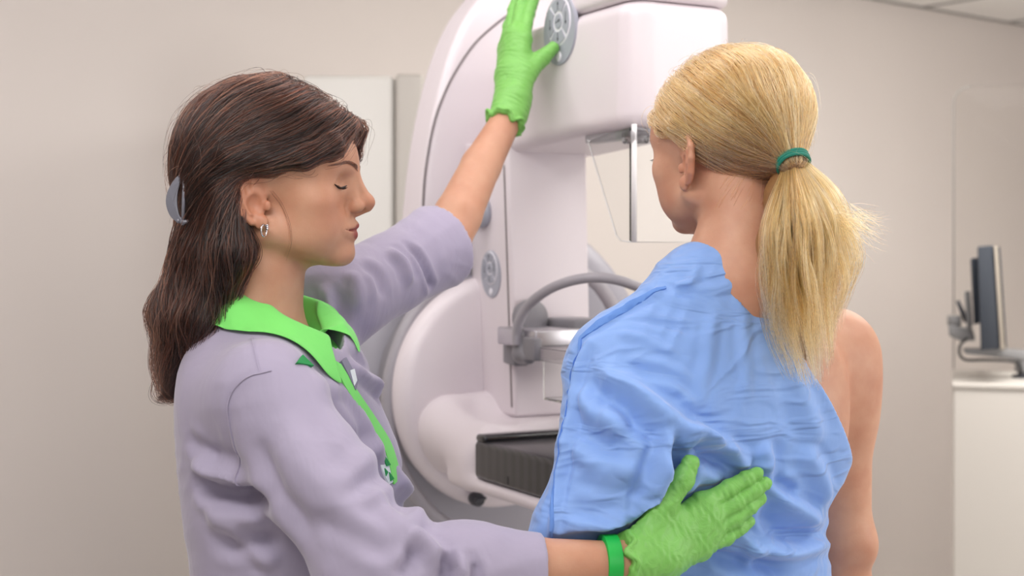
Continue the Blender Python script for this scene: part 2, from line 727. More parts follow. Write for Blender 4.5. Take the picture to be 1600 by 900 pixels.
def cab_quad(px0, px1, zt, d, dep, bev=0.01):
    a, b = P(px0, 400, d), P(px1, 400, d)
    back = np.array([0.0, dep, 0])
    c = [a, b, b + back, a + back]
    return bm_hexa([np.array([q[0], q[1], 0.06]) for q in c] + [np.array([q[0], q[1], zt]) for q in c], bev, 3)


ztop = P(0, 117, D)[2]
from_bm('body', cab_quad(472, 615.6, ztop, D, 0.36, 0.014), M['cabinet'], t)
from_bm('side_panel', cab_quad(617, 662, ztop + 0.002, D - 0.012, 0.37, 0.012), M['counter'], t)
from_bm('plinth', bm_box((P(476, 0, D)[0], D + 0.03, 0), (P(658, 0, D)[0], D + 0.34, 0.07)), M['grid'], t)

# ------------------------------------------------------------------ the operator's corner at the right
DC = 4.0
SLX = unit(P(1489, 400, DC) * np.array([1, 1, 0]))   # the cabinet's side runs this way
FRX = np.array([SLX[1], -SLX[0], 0])                 # and its front this way
CC = P(1488, 400, DC) * np.array([1, 1, 0])


def CB(x, y, z):
    return CC + FRX * x + SLX * y + CZ0 * z


CZ0 = np.array([0, 0, 1.0])
t = thing('console_cabinet', 'low white cabinet at the right edge, under the monitor', 'cabinet', CC)
ct = P(0, 598, DC)[2]
from_bm('body', bm_box((0, 0, 0.0), (0.95, 0.52, ct - 0.018), 0.010, 3, CB), M['counter'], t)
from_bm('countertop', bm_box((-0.002, -0.003, ct - 0.0175), (0.955, 0.526, ct), 0.006, 3, CB), M['counter'], t)
# clear radiation barrier with a rounded corner standing on the cabinet
t = thing('radiation_barrier', 'clear pane with rounded top corner standing on the low white cabinet', 'glass screen', CB(0.01, 0.46, ct))
DB = (CB(0.004, 0.46, 0))[1]
zt = P(0, 136, DB)[2]
out = []
rr = 0.05
for k in range(9):
    a = math.pi - k * math.pi / 16
    out.append(CB(0.004 + rr + rr * math.cos(a), 0.46, zt - rr + rr * math.sin(a)))
out += [CB(0.9, 0.46, zt), CB(0.9, 0.46, ct + 0.001), CB(0.004, 0.46, ct + 0.001)]
from_bm('pane', bm_prism(out, SLX * 0.012, 0.002, 2), M['barrier'], t)
rim = [CB(0.004, 0.466, ct + 0.003)] + [p + SLX * 0.006 for p in out[:9]]
V, F = tube_geo(rim, 0.0022, 8)
mk('edge_strip', V, F, M['grid'], t)

# monitor on a swivel arm
DM = 4.16
SLM = unit(P(1548, 400, DM) * np.array([1, 1, 0]))


def Q(px, py, dy=0.0):
    return P(px, py, DM) + SLM * dy


t = thing('monitor', 'dark flat monitor seen edge-on above the low white cabinet', 'monitor', Q(1550, 540))


def slab(pix, dy0, dy1, bev=0.004):
    a = [Q(*p, dy0) for p in pix]
    return bm_prism(a, SLM * (dy1 - dy0), bev, 2)


from_bm('casing', slab([(1528, 386), (1552, 384), (1562, 538), (1533, 541)], -0.20, 0.20), M['navy'], t)
from_bm('bezel', slab([(1553, 385), (1558, 385), (1569, 539), (1563, 540)], -0.205, 0.205, 0.002), M['screenrim'], t)
from_bm('screen', slab([(1559, 386), (1562, 386), (1572, 538), (1570, 538)], -0.2, 0.2, 0.001), M['dark'], t)
from_bm('rear_housing', slab([(1517, 404), (1527.5, 402), (1532.5, 502), (1522, 505)], -0.11, 0.11), M['navy'], t)
t2 = thing('swivel_mount', 'grey jointed swivel mount with a lever and looped cable, carrying the monitor', 'monitor mount', (Q(1596, 600)[0], DM, ct))
from_bm('bracket_plate', slab([(1507, 455), (1516, 455), (1520, 510), (1511, 518)], -0.035, 0.035), M['armgrey'], t2)
bm = slab([(1482, 507), (1520, 514), (1524, 532), (1500, 532), (1483, 524)], -0.03, 0.03, 0.005)
from_bm('head_joint', bm, M['armgrey'], t2)
bm = lathe_bm([(0.018, 0), (0.020, 0.004), (0.020, 0.026), (0.018, 0.03)], Q(1491, 509), (0, 0, 1), 24)
from_bm('tilt_knob', bm, M['armgrey'], t2)
V, F = tube_geo([Q(1511, 502), Q(1504, 488), Q(1496, 470)], [0.010, 0.007, 0.0055], 10)
mk('lever', V, F, M['dark'], t2)
bm = slab([(1504, 544), (1560, 544), (1620, 548), (1640, 560), (1596, 562), (1508, 552)], -0.026, 0.026, 0.006)
from_bm('boom', bm, M['armgrey'], t2)
bm = lathe_bm([(0.020, 0), (0.022, 0.006), (0.022, 0.05), (0.02, 0.056)], Q(1598, 566) + np.array([0, 0, -0.028]), (0, 0, 1), 24)
from_bm('joint_collar', bm, M['armgrey'], t2)
pz = Q(1598, 566)
bm = lathe_bm([(0.03, 0), (0.03, 0.008), (0.015, 0.009), (0.015, pz[2] - 0.02 - ct)], (pz[0], DM, ct + 0.0005), (0, 0, 1), 24)
from_bm('post', bm, M['dark'], t2)
V, F = tube_geo(smooth_path([Q(1512, 528, -0.03), Q(1501, 538, -0.035), Q(1500, 552, -0.035), Q(1510, 561, -0.035), Q(1540, 561, -0.035), Q(1580, 563, -0.035), Q(1592, 568, -0.03), Q(1596, 585, -0.02)], 6), 0.0042, 8)
mk('cable', V, F, M['cable'], t2)
# ------------------------------------------------------------------ the mammography unit, built in its own frame u (right), v (towards the patient), z
TH = math.radians(28)
CU = np.array([math.cos(TH), math.sin(TH), 0])
CV = np.array([math.sin(TH), -math.cos(TH), 0])
CZ = np.array([0, 0, 1.0])


def U(u, v, z):
    return CU * u + CV * v + CZ * z


def toU(p):
    return np.stack([p @ CU, p @ CV, p[:, 2]], -1)


def onV(px, py, v0):
    a = (px - 800) / FPX
    d = v0 / (CV[0] * a + CV[1])
    return P(px, py, d)


def onU(px, py, u0):
    a = (px - 800) / FPX
    d = u0 / (CU[0] * a + CU[1])
    return P(px, py, d)


machine = thing('mammography_machine', 'large white C-arm x-ray machine with round grey gantry, between the two women', 'medical machine', U(1.21, -2.6, 0))

# grey stand: pillar, big round housing, arc rails
DCV = -2.30
dc = onV(785, 610, DCV)
UC, ZC = dc @ CU, dc[2]
bm = bm_box((1.00, -2.86, 0.0), (1.56, -2.47, ZC + 0.1), 0.03, 4, U)
from_bm('pillar', bm, M['greydisc'], machine)
bm = bm_box((UC - 0.30, -2.9, 0.0), (UC + 0.30, -2.2, 0.06), 0.02, 3, U)
from_bm('foot_plate', bm, M['grey'], machine)
gc = U(UC, 0, ZC)
bm = lathe_bm([(0.29, -2.60), (0.325, -2.58), (0.335, -2.55), (0.333, -2.48), (0.318, -2.45), (0.285, -2.435), (0.24, -2.43), (0.2, -2.43)], U(1.30, 0, ZC), CV, 96)
from_bm('gantry_housing', bm, M['greydisc'], machine, sharp=60)
bm = lathe_bm([(0.2, -2.44), (0.190, -2.44), (0.194, -2.41), (0.192, -2.36), (0.190, -2.33), (0.2, -2.35)], gc, CV, 96)
from_bm('bearing_ring', bm, M['grey'], machine)


def rail(pix):
    pts = smooth_path([onV(x, y, -2.335) for x, y in pix], 8)
    n = len(pts)
    r = np.full(n, 0.0135)
    r[0] = r[-1] = 0.005
    r[1] = r[-2] = 0.011
    return tube_geo(pts, r, 14)


V, F = rail([(705, 432), (688, 447), (655, 480), (628, 528), (610, 590), (607, 650), (616, 705), (637, 755), (666, 795), (692, 817), (712, 828)])
mk('arc_rail', V, F, M['greytube'], machine)
V, F = rail([(905, 425), (935, 446), (962, 490), (980, 545), (988, 610), (982, 680)])
mk('arc_rail', V, F, M['greytube'], machine)
bm = bm_prism([onV(811, 806, -2.455), onV(813, 806, -2.455), onV(813, 1100, -2.455), onV(811, 1100, -2.455)], CV * 0.002)
from_bm('pillar_seam', bm, M['seam'], machine)

# white rotating disc
bm = lathe_bm([(0.15, -2.335), (0.205, -2.335), (0.212, -2.33), (0.215, -2.315), (0.212, -2.30), (0.202, -2.288), (0.19, -2.284), (0.1, -2.284)], gc + CU * 0.004, CV, 110)
from_bm('rotating_disc', bm, M['white'], machine, sharp=70)
kc = onV(742, 779, -2.284)
bm = lathe_bm([(0.0115, -0.004), (0.0125, 0.0), (0.0125, 0.016), (0.010, 0.02)], kc, CV, 24)
bm_hexa([kc + CU * a + CZ * b + CV * c for c in (0.018, 0.026) for a, b in ((-.011, -.002), (.011, .001), (.011, .006), (-.011, .004))], 0.001, 1, bm)
from_bm('lock_knob', bm, M['dark'], machine)

# C-arm spine shell (traced outline, in its own plane, with real depth)
outl = [(629, 437), (630, 400), (633, 345), (638, 290), (645, 235), (655, 180), (667, 130), (682, 82), (702, 38), (728, 2), (762, -32), (805, -60), (870, -85), (960, -90)]
outl3 = [onV(x, y, -2.395) for x, y in outl]
uz = np.array([[p @ CU, p[2]] for p in outl3])
path = smooth_path([np.array([a, b, 0]) for a, b in uz], 5)
seam_pts = [(660, 437), (660, 380), (662, 300), (668, 245), (679, 190), (695, 145), (716, 105), (742, 68), (772, 40), (800, 20), (840, -2), (900, -25)]


def sd_poly(p2, poly):
    """distance to a closed polygon"""
    d = np.full(len(p2), 1e9)
    s = np.ones(len(p2))
    n = len(poly)
    for i in range(n):
        a, b = poly[i], poly[(i + 1) % n]
        e = b - a
        w = p2 - a
        h = np.clip((w @ e) / (e @ e + 1e-12), 0, 1)
        dd = ((w - h[:, None] * e) ** 2).sum(1)
        d = np.minimum(d, dd)
        c1 = p2[:, 1] >= a[1]
        c2 = p2[:, 1] < b[1]
        c3 = e[0] * w[:, 1] > e[1] * w[:, 0]
        s = np.where((c1 & c2 & c3) | (~c1 & ~c2 & ~c3), -s, s)
    return s * np.sqrt(d)


right_u = 1.335
poly = np.array([[a, b] for a, b, _ in path] + [[right_u + 0.03, path[-1][1]], [right_u + 0.03, 1.75], [right_u, 1.65], [right_u, uz[0][1]]])


def ext(d2, v, v0, v1, r):
    """extrude a 2D distance between v0 and v1 with rounded edges r"""
    w0 = d2 + r
    w1 = np.maximum(v0 - v, v - v1) + r
    return np.sqrt(np.maximum(w0, 0) ** 2 + np.maximum(w1, 0) ** 2) + np.minimum(np.maximum(w0, w1), 0) - r


def f_spine(p):
    q = toU(p)
    d = ext(sd_poly(q[:, [0, 2]], poly), q[:, 1], -2.42, -2.325, 0.014)
    # hollow sweep beside the column, under the tube head
    hol = sd_ell(q, (UC - 0.005, -2.235, 1.52), (0.085, 0.11, 0.19))
    return smax(d, -hol, 0.05)


def bounds_U(u0, u1, v0, v1, z0, z1):
    c = np.array([U(a, b, z) for a in (u0, u1) for b in (v0, v1) for z in (z0, z1)])
    return c.min(0) - 0.02, c.max(0) + 0.02


lo, hi = bounds_U(0.98, 1.4, -2.45, -2.30, 1.36, 2.10)
sdf_obj('spine_shell', f_spine, lo, hi, 0.0055, M['white'], machine, smooth_it=1)

V, F = tube_geo(smooth_path([onV(x, y, -2.3245) for x, y in [(662, 437)] + seam_pts[1:]], 6), 0.0021, 8)
mk('shell_seam', V, F, M['seam'], machine)
bm = bm_hexa([onV(x, y, -2.318) + CV * h for h in (-0.01, 0.004) for x, y in ((668, 436), (745, 436), (745, 346), (668, 346))], 0.002, 2)
from_bm('dark_inset', bm, M['greydisc'], machine)
bm = bm_hexa([onV(x, y, -2.314) + CV * h for h in (-0.002, 0.002) for x, y in ((676, 430), (738, 430), (736, 400), (676, 356))], 0.002, 2)
from_bm('inset_screen', bm, M['grey'], machine)

# front column, slightly leaning
v_f = -2.163
tl, bl = onV(792, 214, v_f), onV(806, 652, v_f)
tr, br = onV(917, 218, v_f), onV(925, 646, v_f)
bl[2] = br[2] = 1.171
tl[2] = tr[2] = 1.655
back = -CV * 0.172
c8 = [bl, br, br + back, bl + back, tl, tr, tr + back, tl + back]
from_bm('column', bm_hexa(c8, 0.007, 4), M['white'], machine)
# dark slide slot on the column's side face
e = -CV * 0.011 - CU * 0.0012
sa, sb = tl + (bl - tl) * 0.10, tl + (bl - tl) * 0.965
w = -CV * 0.0035
bm = bm_hexa([sb + e, sb + e + w, sb + e + w + CU * .004, sb + e + CU * .004, sa + e, sa + e + w, sa + e + w + CU * .004, sa + e + CU * .004], 0)
from_bm('slide_slot', bm, M['seam'], machine)


# side face of the column in (s,z): where the knob and lower keypad sit
def side_pt(px, py, lift=0.0):
    n = -CU
    f = (bl + tl) / 2
    a = np.array([(px - 800) / FPX, 1.0, -(py - HORIZON) / FPX])
    o = np.array([0, 0, CAMH])
    lean = unit(np.cross(tl - bl, CV))
    if lean @ n < 0:
        lean = -lean
    tt = ((bl - o) @ lean) / (a @ lean)
    return o + a * tt + lean * lift, lean


kp, kn = side_pt(757, 331)
bm = lathe_bm([(0.020, -0.004), (0.0265, 0.0), (0.0285, 0.006), (0.0275, 0.011), (0.022, 0.016), (0.0165, 0.022), (0.015, 0.030), (0.0165, 0.034), (0.0165, 0.037), (0.014, 0.038)], kp, kn, 40)
from_bm('round_knob', bm, M['pad'], machine, sharp=60)


def keypad(center, n, rx, rz, parent, name):
    """oval keypad: plate, white ring, five keys with arrows"""
    n = unit(n)
    e1 = unit(np.cross(np.array([0, 0, 1.0]), n))
    e2 = np.cross(n, e1)

    def at(a, b, h):
        return center + e1 * a * rx + e2 * b * rz + n * h

    def disc(bm, cx, cy, r, h0, h1, seg=40, sy=1.0):
        b = bmesh.new()
        lo_ = [b.verts.new(tuple(at(cx + r * math.cos(t_), cy + r * sy * math.sin(t_), h0))) for t_ in np.linspace(0, 2 * math.pi, seg, endpoint=False)]
        hi_ = [b.verts.new(tuple(at(cx + (r - 0.03) * math.cos(t_), cy + (r - 0.03) * sy * math.sin(t_), h1))) for t_ in np.linspace(0, 2 * math.pi, seg, endpoint=False)]
        b.faces.new(hi_)
        b.faces.new(lo_[::-1])
        for i in range(seg):
            b.faces.new((lo_[i], lo_[(i + 1) % seg], hi_[(i + 1) % seg], hi_[i]))
        merge(bm, b)
        return bm
    plate = from_bm(name, disc(bmesh.new(), 0, -0.06, 1.0, -0.004, 0.0022, 48, 1.06), M['pad'], parent, True)
    from_bm('ring', disc(bmesh.new(), 0, 0.2, 0.74, 0.0015, 0.0032, 48, 1.02), M['padline'], plate)
    from_bm('key', disc(bmesh.new(), 0, 0.2, 0.235, 0.003, 0.0046, 30), M['pad'], plate)

    def sector(a0, a1):
        b = bmesh.new()
        top, bot = [], []
        for r_, rng in ((0.32, np.linspace(a0, a1, 9)), (0.66, np.linspace(a1, a0, 9))):
            for t_ in rng:
                top.append(b.verts.new(tuple(at(r_ * math.cos(t_), 0.2 + r_ * math.sin(t_) * 1.02, 0.0046))))
                bot.append(b.verts.new(tuple(at(r_ * math.cos(t_), 0.2 + r_ * math.sin(t_) * 1.02, 0.002))))
        b.faces.new(top)
        m_ = len(top)
        for i in range(m_):
            b.faces.new((bot[i], bot[(i + 1) % m_], top[(i + 1) % m_], top[i]))
        return b
    g = 0.09
    for q in range(4):
        a0 = math.radians(45 + 90 * q) + g
        key = from_bm('key', sector(a0, a0 + math.pi / 2 - 2 * g), M['pad'], plate, True)
    from_bm('key', disc(bmesh.new(), 0.0, -0.84, 0.15, 0.002, 0.004, 24, 1.1), M['padline'], plate)

    def arrow(x0, y0, x1, y1):
        b = bmesh.new()
        d_ = np.array([x1 - x0, y1 - y0])
        d_ /= np.linalg.norm(d_)
        s_ = np.array([-d_[1], d_[0]])
        p0, p1 = np.array([x0, y0]), np.array([x1, y1])
        pts = [p0 + s_ * .012, p1 - d_ * .1 + s_ * .012, p1 - d_ * .1 + s_ * .05, p1, p1 - d_ * .1 - s_ * .05, p1 - d_ * .1 - s_ * .012, p0 - s_ * .012]
        bm_prism([at(q_[0], q_[1], 0.0042) for q_ in pts], n * 0.0008, 0, 1, b)
        return b
    bm = bmesh.new()
    for a_ in ((0, 0.55, 0, 0.8), (0.48, 0.42, 0.48, 0.05), (-0.48, 0.3, -0.48, -0.02), (0.0, -0.12, 0.0, -0.4), (-0.14, 0.16, 0.14, 0.24)):
        merge(bm, arrow(*a_))
    from_bm('arrow_marks', bm, M['arrow'], plate)
    return plate


c, n = side_pt(768, 426)
keypad(c, n, 0.0375, 0.0405, machine, 'keypad')

# tube head, with a smooth rounded nose
UH0, UH1, VH0, VH1, ZH0 = 1.1445, 1.345, -2.215, -1.775, 1.640


def f_head(p):
    q = toU(p)
    lowz = ZH0 + np.clip((-1.95 - q[:, 1]), 0, 1) * -0.05
    c = np.array([(UH0 + UH1) / 2, (VH0 + VH1) / 2, 0])
    h = np.array([(UH1 - UH0) / 2, (VH1 - VH0) / 2])
    r1 = 0.045
    a = np.abs(q[:, 0] - c[0]) - (h[0] - r1)
    b = np.abs(q[:, 1] - c[1]) - (h[1] - r1)
    d2 = np.sqrt(np.maximum(a, 0) ** 2 + np.maximum(b, 0) ** 2) + np.minimum(np.maximum(a, b), 0) - r1
    d2 = d2 + 0.02 * np.clip(q[:, 2] - 1.66, 0, 1)
    r = 0.022
    w0 = d2 + r
    w1 = np.maximum(lowz - q[:, 2], q[:, 2] - 1.835) + r
    return np.sqrt(np.maximum(w0, 0) ** 2 + np.maximum(w1, 0) ** 2) + np.minimum(np.maximum(w0, w1), 0) - r


lo, hi = bounds_U(UH0, UH1, VH0, VH1, 1.6, 1.86)
sdf_obj('tube_head', f_head, lo, hi, 0.005, M['white'], machine)


def f_cap(p):
    q = toU(p)
    c = np.array([(UH0 + UH1) / 2, (-2.02 + VH1 - 0.002) / 2])
    h = np.array([(UH1 - UH0) / 2 - 0.003, (VH1 - 0.002 + 2.02) / 2])
    r1 = 0.043
    a = np.abs(q[:, 0] - c[0]) - (h[0] - r1)
    b = np.abs(q[:, 1] - c[1]) - (h[1] - r1)
    d2 = np.sqrt(np.maximum(a, 0) ** 2 + np.maximum(b, 0) ** 2) + np.minimum(np.maximum(a, b), 0) - r1
    r = 0.012
    w0 = d2 + r
    w1 = np.maximum(1.8345 - q[:, 2], q[:, 2] - 1.98) + r
    return np.sqrt(np.maximum(w0, 0) ** 2 + np.maximum(w1, 0) ** 2) + np.minimum(np.maximum(w0, w1), 0) - r


lo, hi = bounds_U(UH0, UH1, -2.03, VH1, 1.83, 1.99)
sdf_obj('tube_head_cover', f_cap, lo, hi, 0.005, M['white'], machine)
ph = onU(874, 44, UH0)
keypad(ph + CU * 0.0015, -CU, 0.052, 0.0545, machine, 'keypad')

# lower arm carrying the receptor
def f_arm(p):
    q = toU(p)
    d = sd_box(q, (UC + 0.035, -2.20, 1.118), (0.18, 0.115, 0.053), 0.03)
    d = smin(d, sd_box(q, (1.235, -1.97, 1.0745), (0.200, 0.21, 0.011), 0.010), 0.03)
    sh = sd_cap(q, (1.085, -2.275, 1.150), (1.16, -2.275, 1.162), 0.05, 0.045)
    d = smin(d, sh, 0.05)
    d = smin(d, sd_cap(q, (1.080, -2.265, 1.14), (1.068, -2.12, 1.112), 0.042, 0.036), 0.04)
    # finger hollow along the left flank
    hol = sd_ell(q, (1.12, -2.165, 1.20), (0.030, 0.075, 0.034))
    d = smax(d, -hol, 0.03)
    return np.maximum(d, -2.30 - q[:, 1])


lo, hi = bounds_U(0.96, 1.44, -2.32, -1.70, 1.02, 1.24)
sdf_obj('lower_arm', f_arm, lo, hi, 0.005, M['white'], machine)

# black carbon-fibre receptor
u0, u1, v0, v1, z0, z1 = 1.036, 1.43, -2.083, -1.735, 1.086, 1.150
bm = bm_box((u0, v0, z0), (u1, v1, z1), 0.010, 4, U)
rec = from_bm('image_receptor', bm, M['carbon'], machine)
bm = bmesh.new()
bm_box((u0 + 0.002, v0 + 0.002, z1 - 0.004), (u1 - 0.002, v0 + 0.034, z1 + 0.010), 0.006, 3, U, bm)
from_bm('rear_lip', bm, plastic('gloss_black', lin(28, 27, 30), 0.18, coat=0.6), rec)
sl = onU(793, 751, u0)
bm = bm_hexa([sl - CU * .0006 + CV * a + CZ * b + CU * c for b in (-0.006, 0.006) for a, c in ((-.0025, 0), (.0025, 0), (.0025, .002), (-.0025, .002))])
from_bm('slot', bm, M['cable'], rec)

# compression carriage: clamp, hand bar, holder, clear paddle
bm = bm_hexa([onU(x, y, 1.139) for x, y in ((785, 567), (803, 573), (803, 521), (785, 516))] + [onU(x, y, 1.139) + CU * 0.03 for x, y in ((785, 567), (803, 573), (803, 521), (785, 516))], 0.004, 2)
from_bm('carriage_clamp', bm, M['grey'], machine)
p0 = P(817, 540, 2.36)


def f_lug(p):
    d = sd_cap(p, p0 + CZ * 0.016, p0 - CZ * 0.014 - CV * 0.002, 0.012, 0.017)
    return smin(d, sd_cap(p, p0 - CU * .0 + CV * 0.0 - CZ * 0.008, p0 + CV * 0.02 - CZ * 0.018, 0.013, 0.012), 0.01)


sdf_obj('bar_lug', f_lug, p0 - 0.05, p0 + 0.05, 0.002, M['grey'], machine)
hb = smooth_path([P(808, 540, 2.352), P(808, 520, 2.352), P(812, 500, 2.345), P(828, 475, 2.33), P(860, 451, 2.30), P(900, 437, 2.27), P(940, 434, 2.26), P(980, 442, 2.27), P(1020, 462, 2.30), P(1046, 500, 2.35), P(1050, 540, 2.37)], 8)
V, F = tube_geo(hb, 0.0082, 14)
mk('hand_bar', V, F, M['greytube'], machine)
vb = -1.98
c = onV(830, 530, -2.05)
uu, zz = c @ CU, c[2]
bm = bm_box((uu - 0.004, -2.165, zz - 0.014), (uu + 0.085, -2.03, zz + 0.016), 0.004, 3, U)
hold = from_bm('paddle_holder', bm, M['alu'], machine)
bm = lathe_bm([(0.028, 0.0), (0.032, 0.003), (0.032, 0.016), (0.024, 0.022), (0.016, 0.024)], U(uu + 0.052, -2.158, zz + 0.03), CV, 40)
from_bm('round_dial', bm, M['grey'], machine)
bm = bm_box((uu + 0.088, -2.16, zz - 0.005), (uu + 0.16, -2.06, zz + 0.03), 0.006, 3, U)
from_bm('carriage_block', bm, M['grey'], machine)
bm = bm_box((uu - 0.012, -2.06, zz - 0.034), (uu + 0.004, -2.018, zz + 0.004), 0.004, 3, U)
from_bm('latch_plate', bm, M['grey'], machine)
# clear paddle: frame and tray
pu0, pu1, pv0, pv1 = uu - 0.003, uu + 0.20, -2.025, -1.80
bm = bmesh.new()
zf0, zf1 = zz - 0.034, zz - 0.012
for lo_, hi_ in (((pu0, pv0, zf0), (pu0 + .004, pv1, zf1)), ((pu1 - .004, pv0, zf0), (pu1, pv1, zf1)), ((pu0, pv1 - .004, zf0), (pu1, pv1, zf1)), ((pu0, pv0, zf0), (pu1, pv0 + .004, zf1))):
    bm_box(lo_, hi_, 0.001, 1, U, bm)
pad = from_bm('compression_paddle', bm, M['acrylic_grey'], machine)
bm = bmesh.new()
zt0 = zz - 0.094
for lo_, hi_ in (((pu0 + .008, pv0 + .006, zt0), (pu0 + .0105, pv1 - .006, zf0 + .004)), ((pu1 - .0105, pv0 + .006, zt0), (pu1 - .008, pv1 - .006, zf0 + .004)),
                 ((pu0 + .008, pv0 + .006, zt0), (pu1 - .008, pv0 + .0085, zf0 + .004)), ((pu0 + .008, pv0 + .006, zt0 - .003), (pu1 - .008, pv1 - .006, zt0))):
    bm_box(lo_, hi_, 0.0008, 1, U, bm)
from_bm('tray', bm, M['acrylic'], pad)

# face shield hanging under the tube head
us, vs = UH0 + 0.012, VH1 - 0.012
zt_, zb_ = ZH0 - 0.006, P(0, 377, 2.09)[2]
b0 = U(us, vs, 0)
sideL = [onU(918, 218, us), onU(984, 199, us), onU(984, 378, us), onU(970, 376, us), onU(963, 368, us)]
shield = from_bm('face_shield', bm_prism(smooth_path([sideL[0], sideL[0] * .5 + sideL[1] * .5, sideL[1], sideL[2]], 1).tolist() + [sideL[3], sideL[4]], CU * 0.003, 0.0006, 1), M['acrylic'], machine)
fr = [U(us, vs, sideL[1][2]), U(us + 0.175, vs, sideL[1][2]), U(us + 0.150, vs, sideL[2][2]), U(us, vs, sideL[2][2])]
from_bm('front_pane', bm_prism(fr, -CV * 0.003, 0.0006, 1), M['acrylic'], shield)
V, F = tube_geo([U(us, vs, sideL[1][2] + 0.004), U(us, vs, sideL[2][2])], 0.0042, 10)
frost = acrylic('frosted_acrylic', (0.95, 0.94, 0.95, 1), 0.35, 1.3)
frost.node_tree.nodes['Principled BSDF'].inputs['Transmission Weight'].default_value = 0.15
mk('corner_bend', V, F, frost, shield)
edge = plastic('polished_edge', lin(225, 225, 225), 0.15, spec=0.8)
V, F = tube_geo([sideL[0], sideL[4], sideL[3], sideL[2], fr[2]], 0.0009, 6)
mk('polished_edge', V, F, edge, shield)
bm = bmesh.new()
bm_box((us + 0.004, vs - 0.15, ZH0 - 0.012), (us + 0.03, vs - 0.002, ZH0 + 0.002), 0.003, 2, U, bm)
bm_box((us + 0.004, vs - 0.03, ZH0 - 0.010), (us + 0.17, vs - 0.004, ZH0 + 0.002), 0.003, 2, U, bm)
from_bm('shield_rail', bm, M['greytube'], machine)
bm = bm_box((us - 0.006, vs - 0.028, ZH0 - 0.022), (us + 0.026, vs + 0.004, ZH0 - 0.002), 0.005, 3, U)
from_bm('shield_clip', bm, M['acrylic_grey'], machine)
bm = bm_box((us + 0.085, vs - 0.03, ZH0 - 0.024), (us + 0.105, vs - 0.008, ZH0 - 0.004), 0.004, 3, U)
from_bm('shield_clip', bm, M['grey'], machine)
# ------------------------------------------------------------------ materials for people and cloth
def skin_mat(name, base, red, lip=(150, 72, 66)):
    m, nt, b = principled(name)
    tc = nd(nt, 'ShaderNodeTexCoord')
    n1 = nd(nt, 'ShaderNodeTexNoise')
    n1.inputs['Scale'].default_value = 22
    n1.inputs['Detail'].default_value = 5
    nt.links.new(tc.outputs['Object'], n1.inputs['Vector'])
    mx = nd(nt, 'ShaderNodeMix', data_type='RGBA')
    mx.inputs['A'].default_value = lin(*base)
    mx.inputs['B'].default_value = lin(*red)
    cr = nd(nt, 'ShaderNodeMapRange')
    cr.inputs['From Min'].default_value = 0.35
    cr.inputs['From Max'].default_value = 0.75
    nt.links.new(n1.outputs['Fac'], cr.inputs['Value'])
    nt.links.new(cr.outputs['Result'], mx.inputs['Factor'])
    at = nd(nt, 'ShaderNodeAttribute', attribute_name='lip')
    m2 = nd(nt, 'ShaderNodeMix', data_type='RGBA')
    nt.links.new(at.outputs['Fac'], m2.inputs['Factor'])
    nt.links.new(mx.outputs['Result'], m2.inputs['A'])
    m2.inputs['B'].default_value = lin(*lip)
    at2 = nd(nt, 'ShaderNodeAttribute', attribute_name='blush')
    m3 = nd(nt, 'ShaderNodeMix', data_type='RGBA')
    nt.links.new(at2.outputs['Fac'], m3.inputs['Factor'])
    nt.links.new(m2.outputs['Result'], m3.inputs['A'])
    m3.inputs['B'].default_value = lin(red[0], red[1] - 14, red[2] - 14)
    nt.links.new(m3.outputs['Result'], b.inputs['Base Color'])
    b.inputs['Roughness'].default_value = 0.46
    b.inputs['Specular IOR Level'].default_value = 0.42
    b.inputs['Subsurface Weight'].default_value = 0.18
    b.inputs['Subsurface Radius'].default_value = (1.0, 0.35, 0.2)
    b.inputs['Subsurface Scale'].default_value = 0.004
    n2 = nd(nt, 'ShaderNodeTexNoise')
    n2.inputs['Scale'].default_value = 420
    n2.inputs['Detail'].default_value = 3
    nt.links.new(tc.outputs['Object'], n2.inputs['Vector'])
    bp = nd(nt, 'ShaderNodeBump')
    bp.inputs['Strength'].default_value = 0.16
    bp.inputs['Distance'].default_value = 0.0008
    nt.links.new(n2.outputs['Fac'], bp.inputs['Height'])
    nt.links.new(bp.outputs['Normal'], b.inputs['Normal'])
    return m


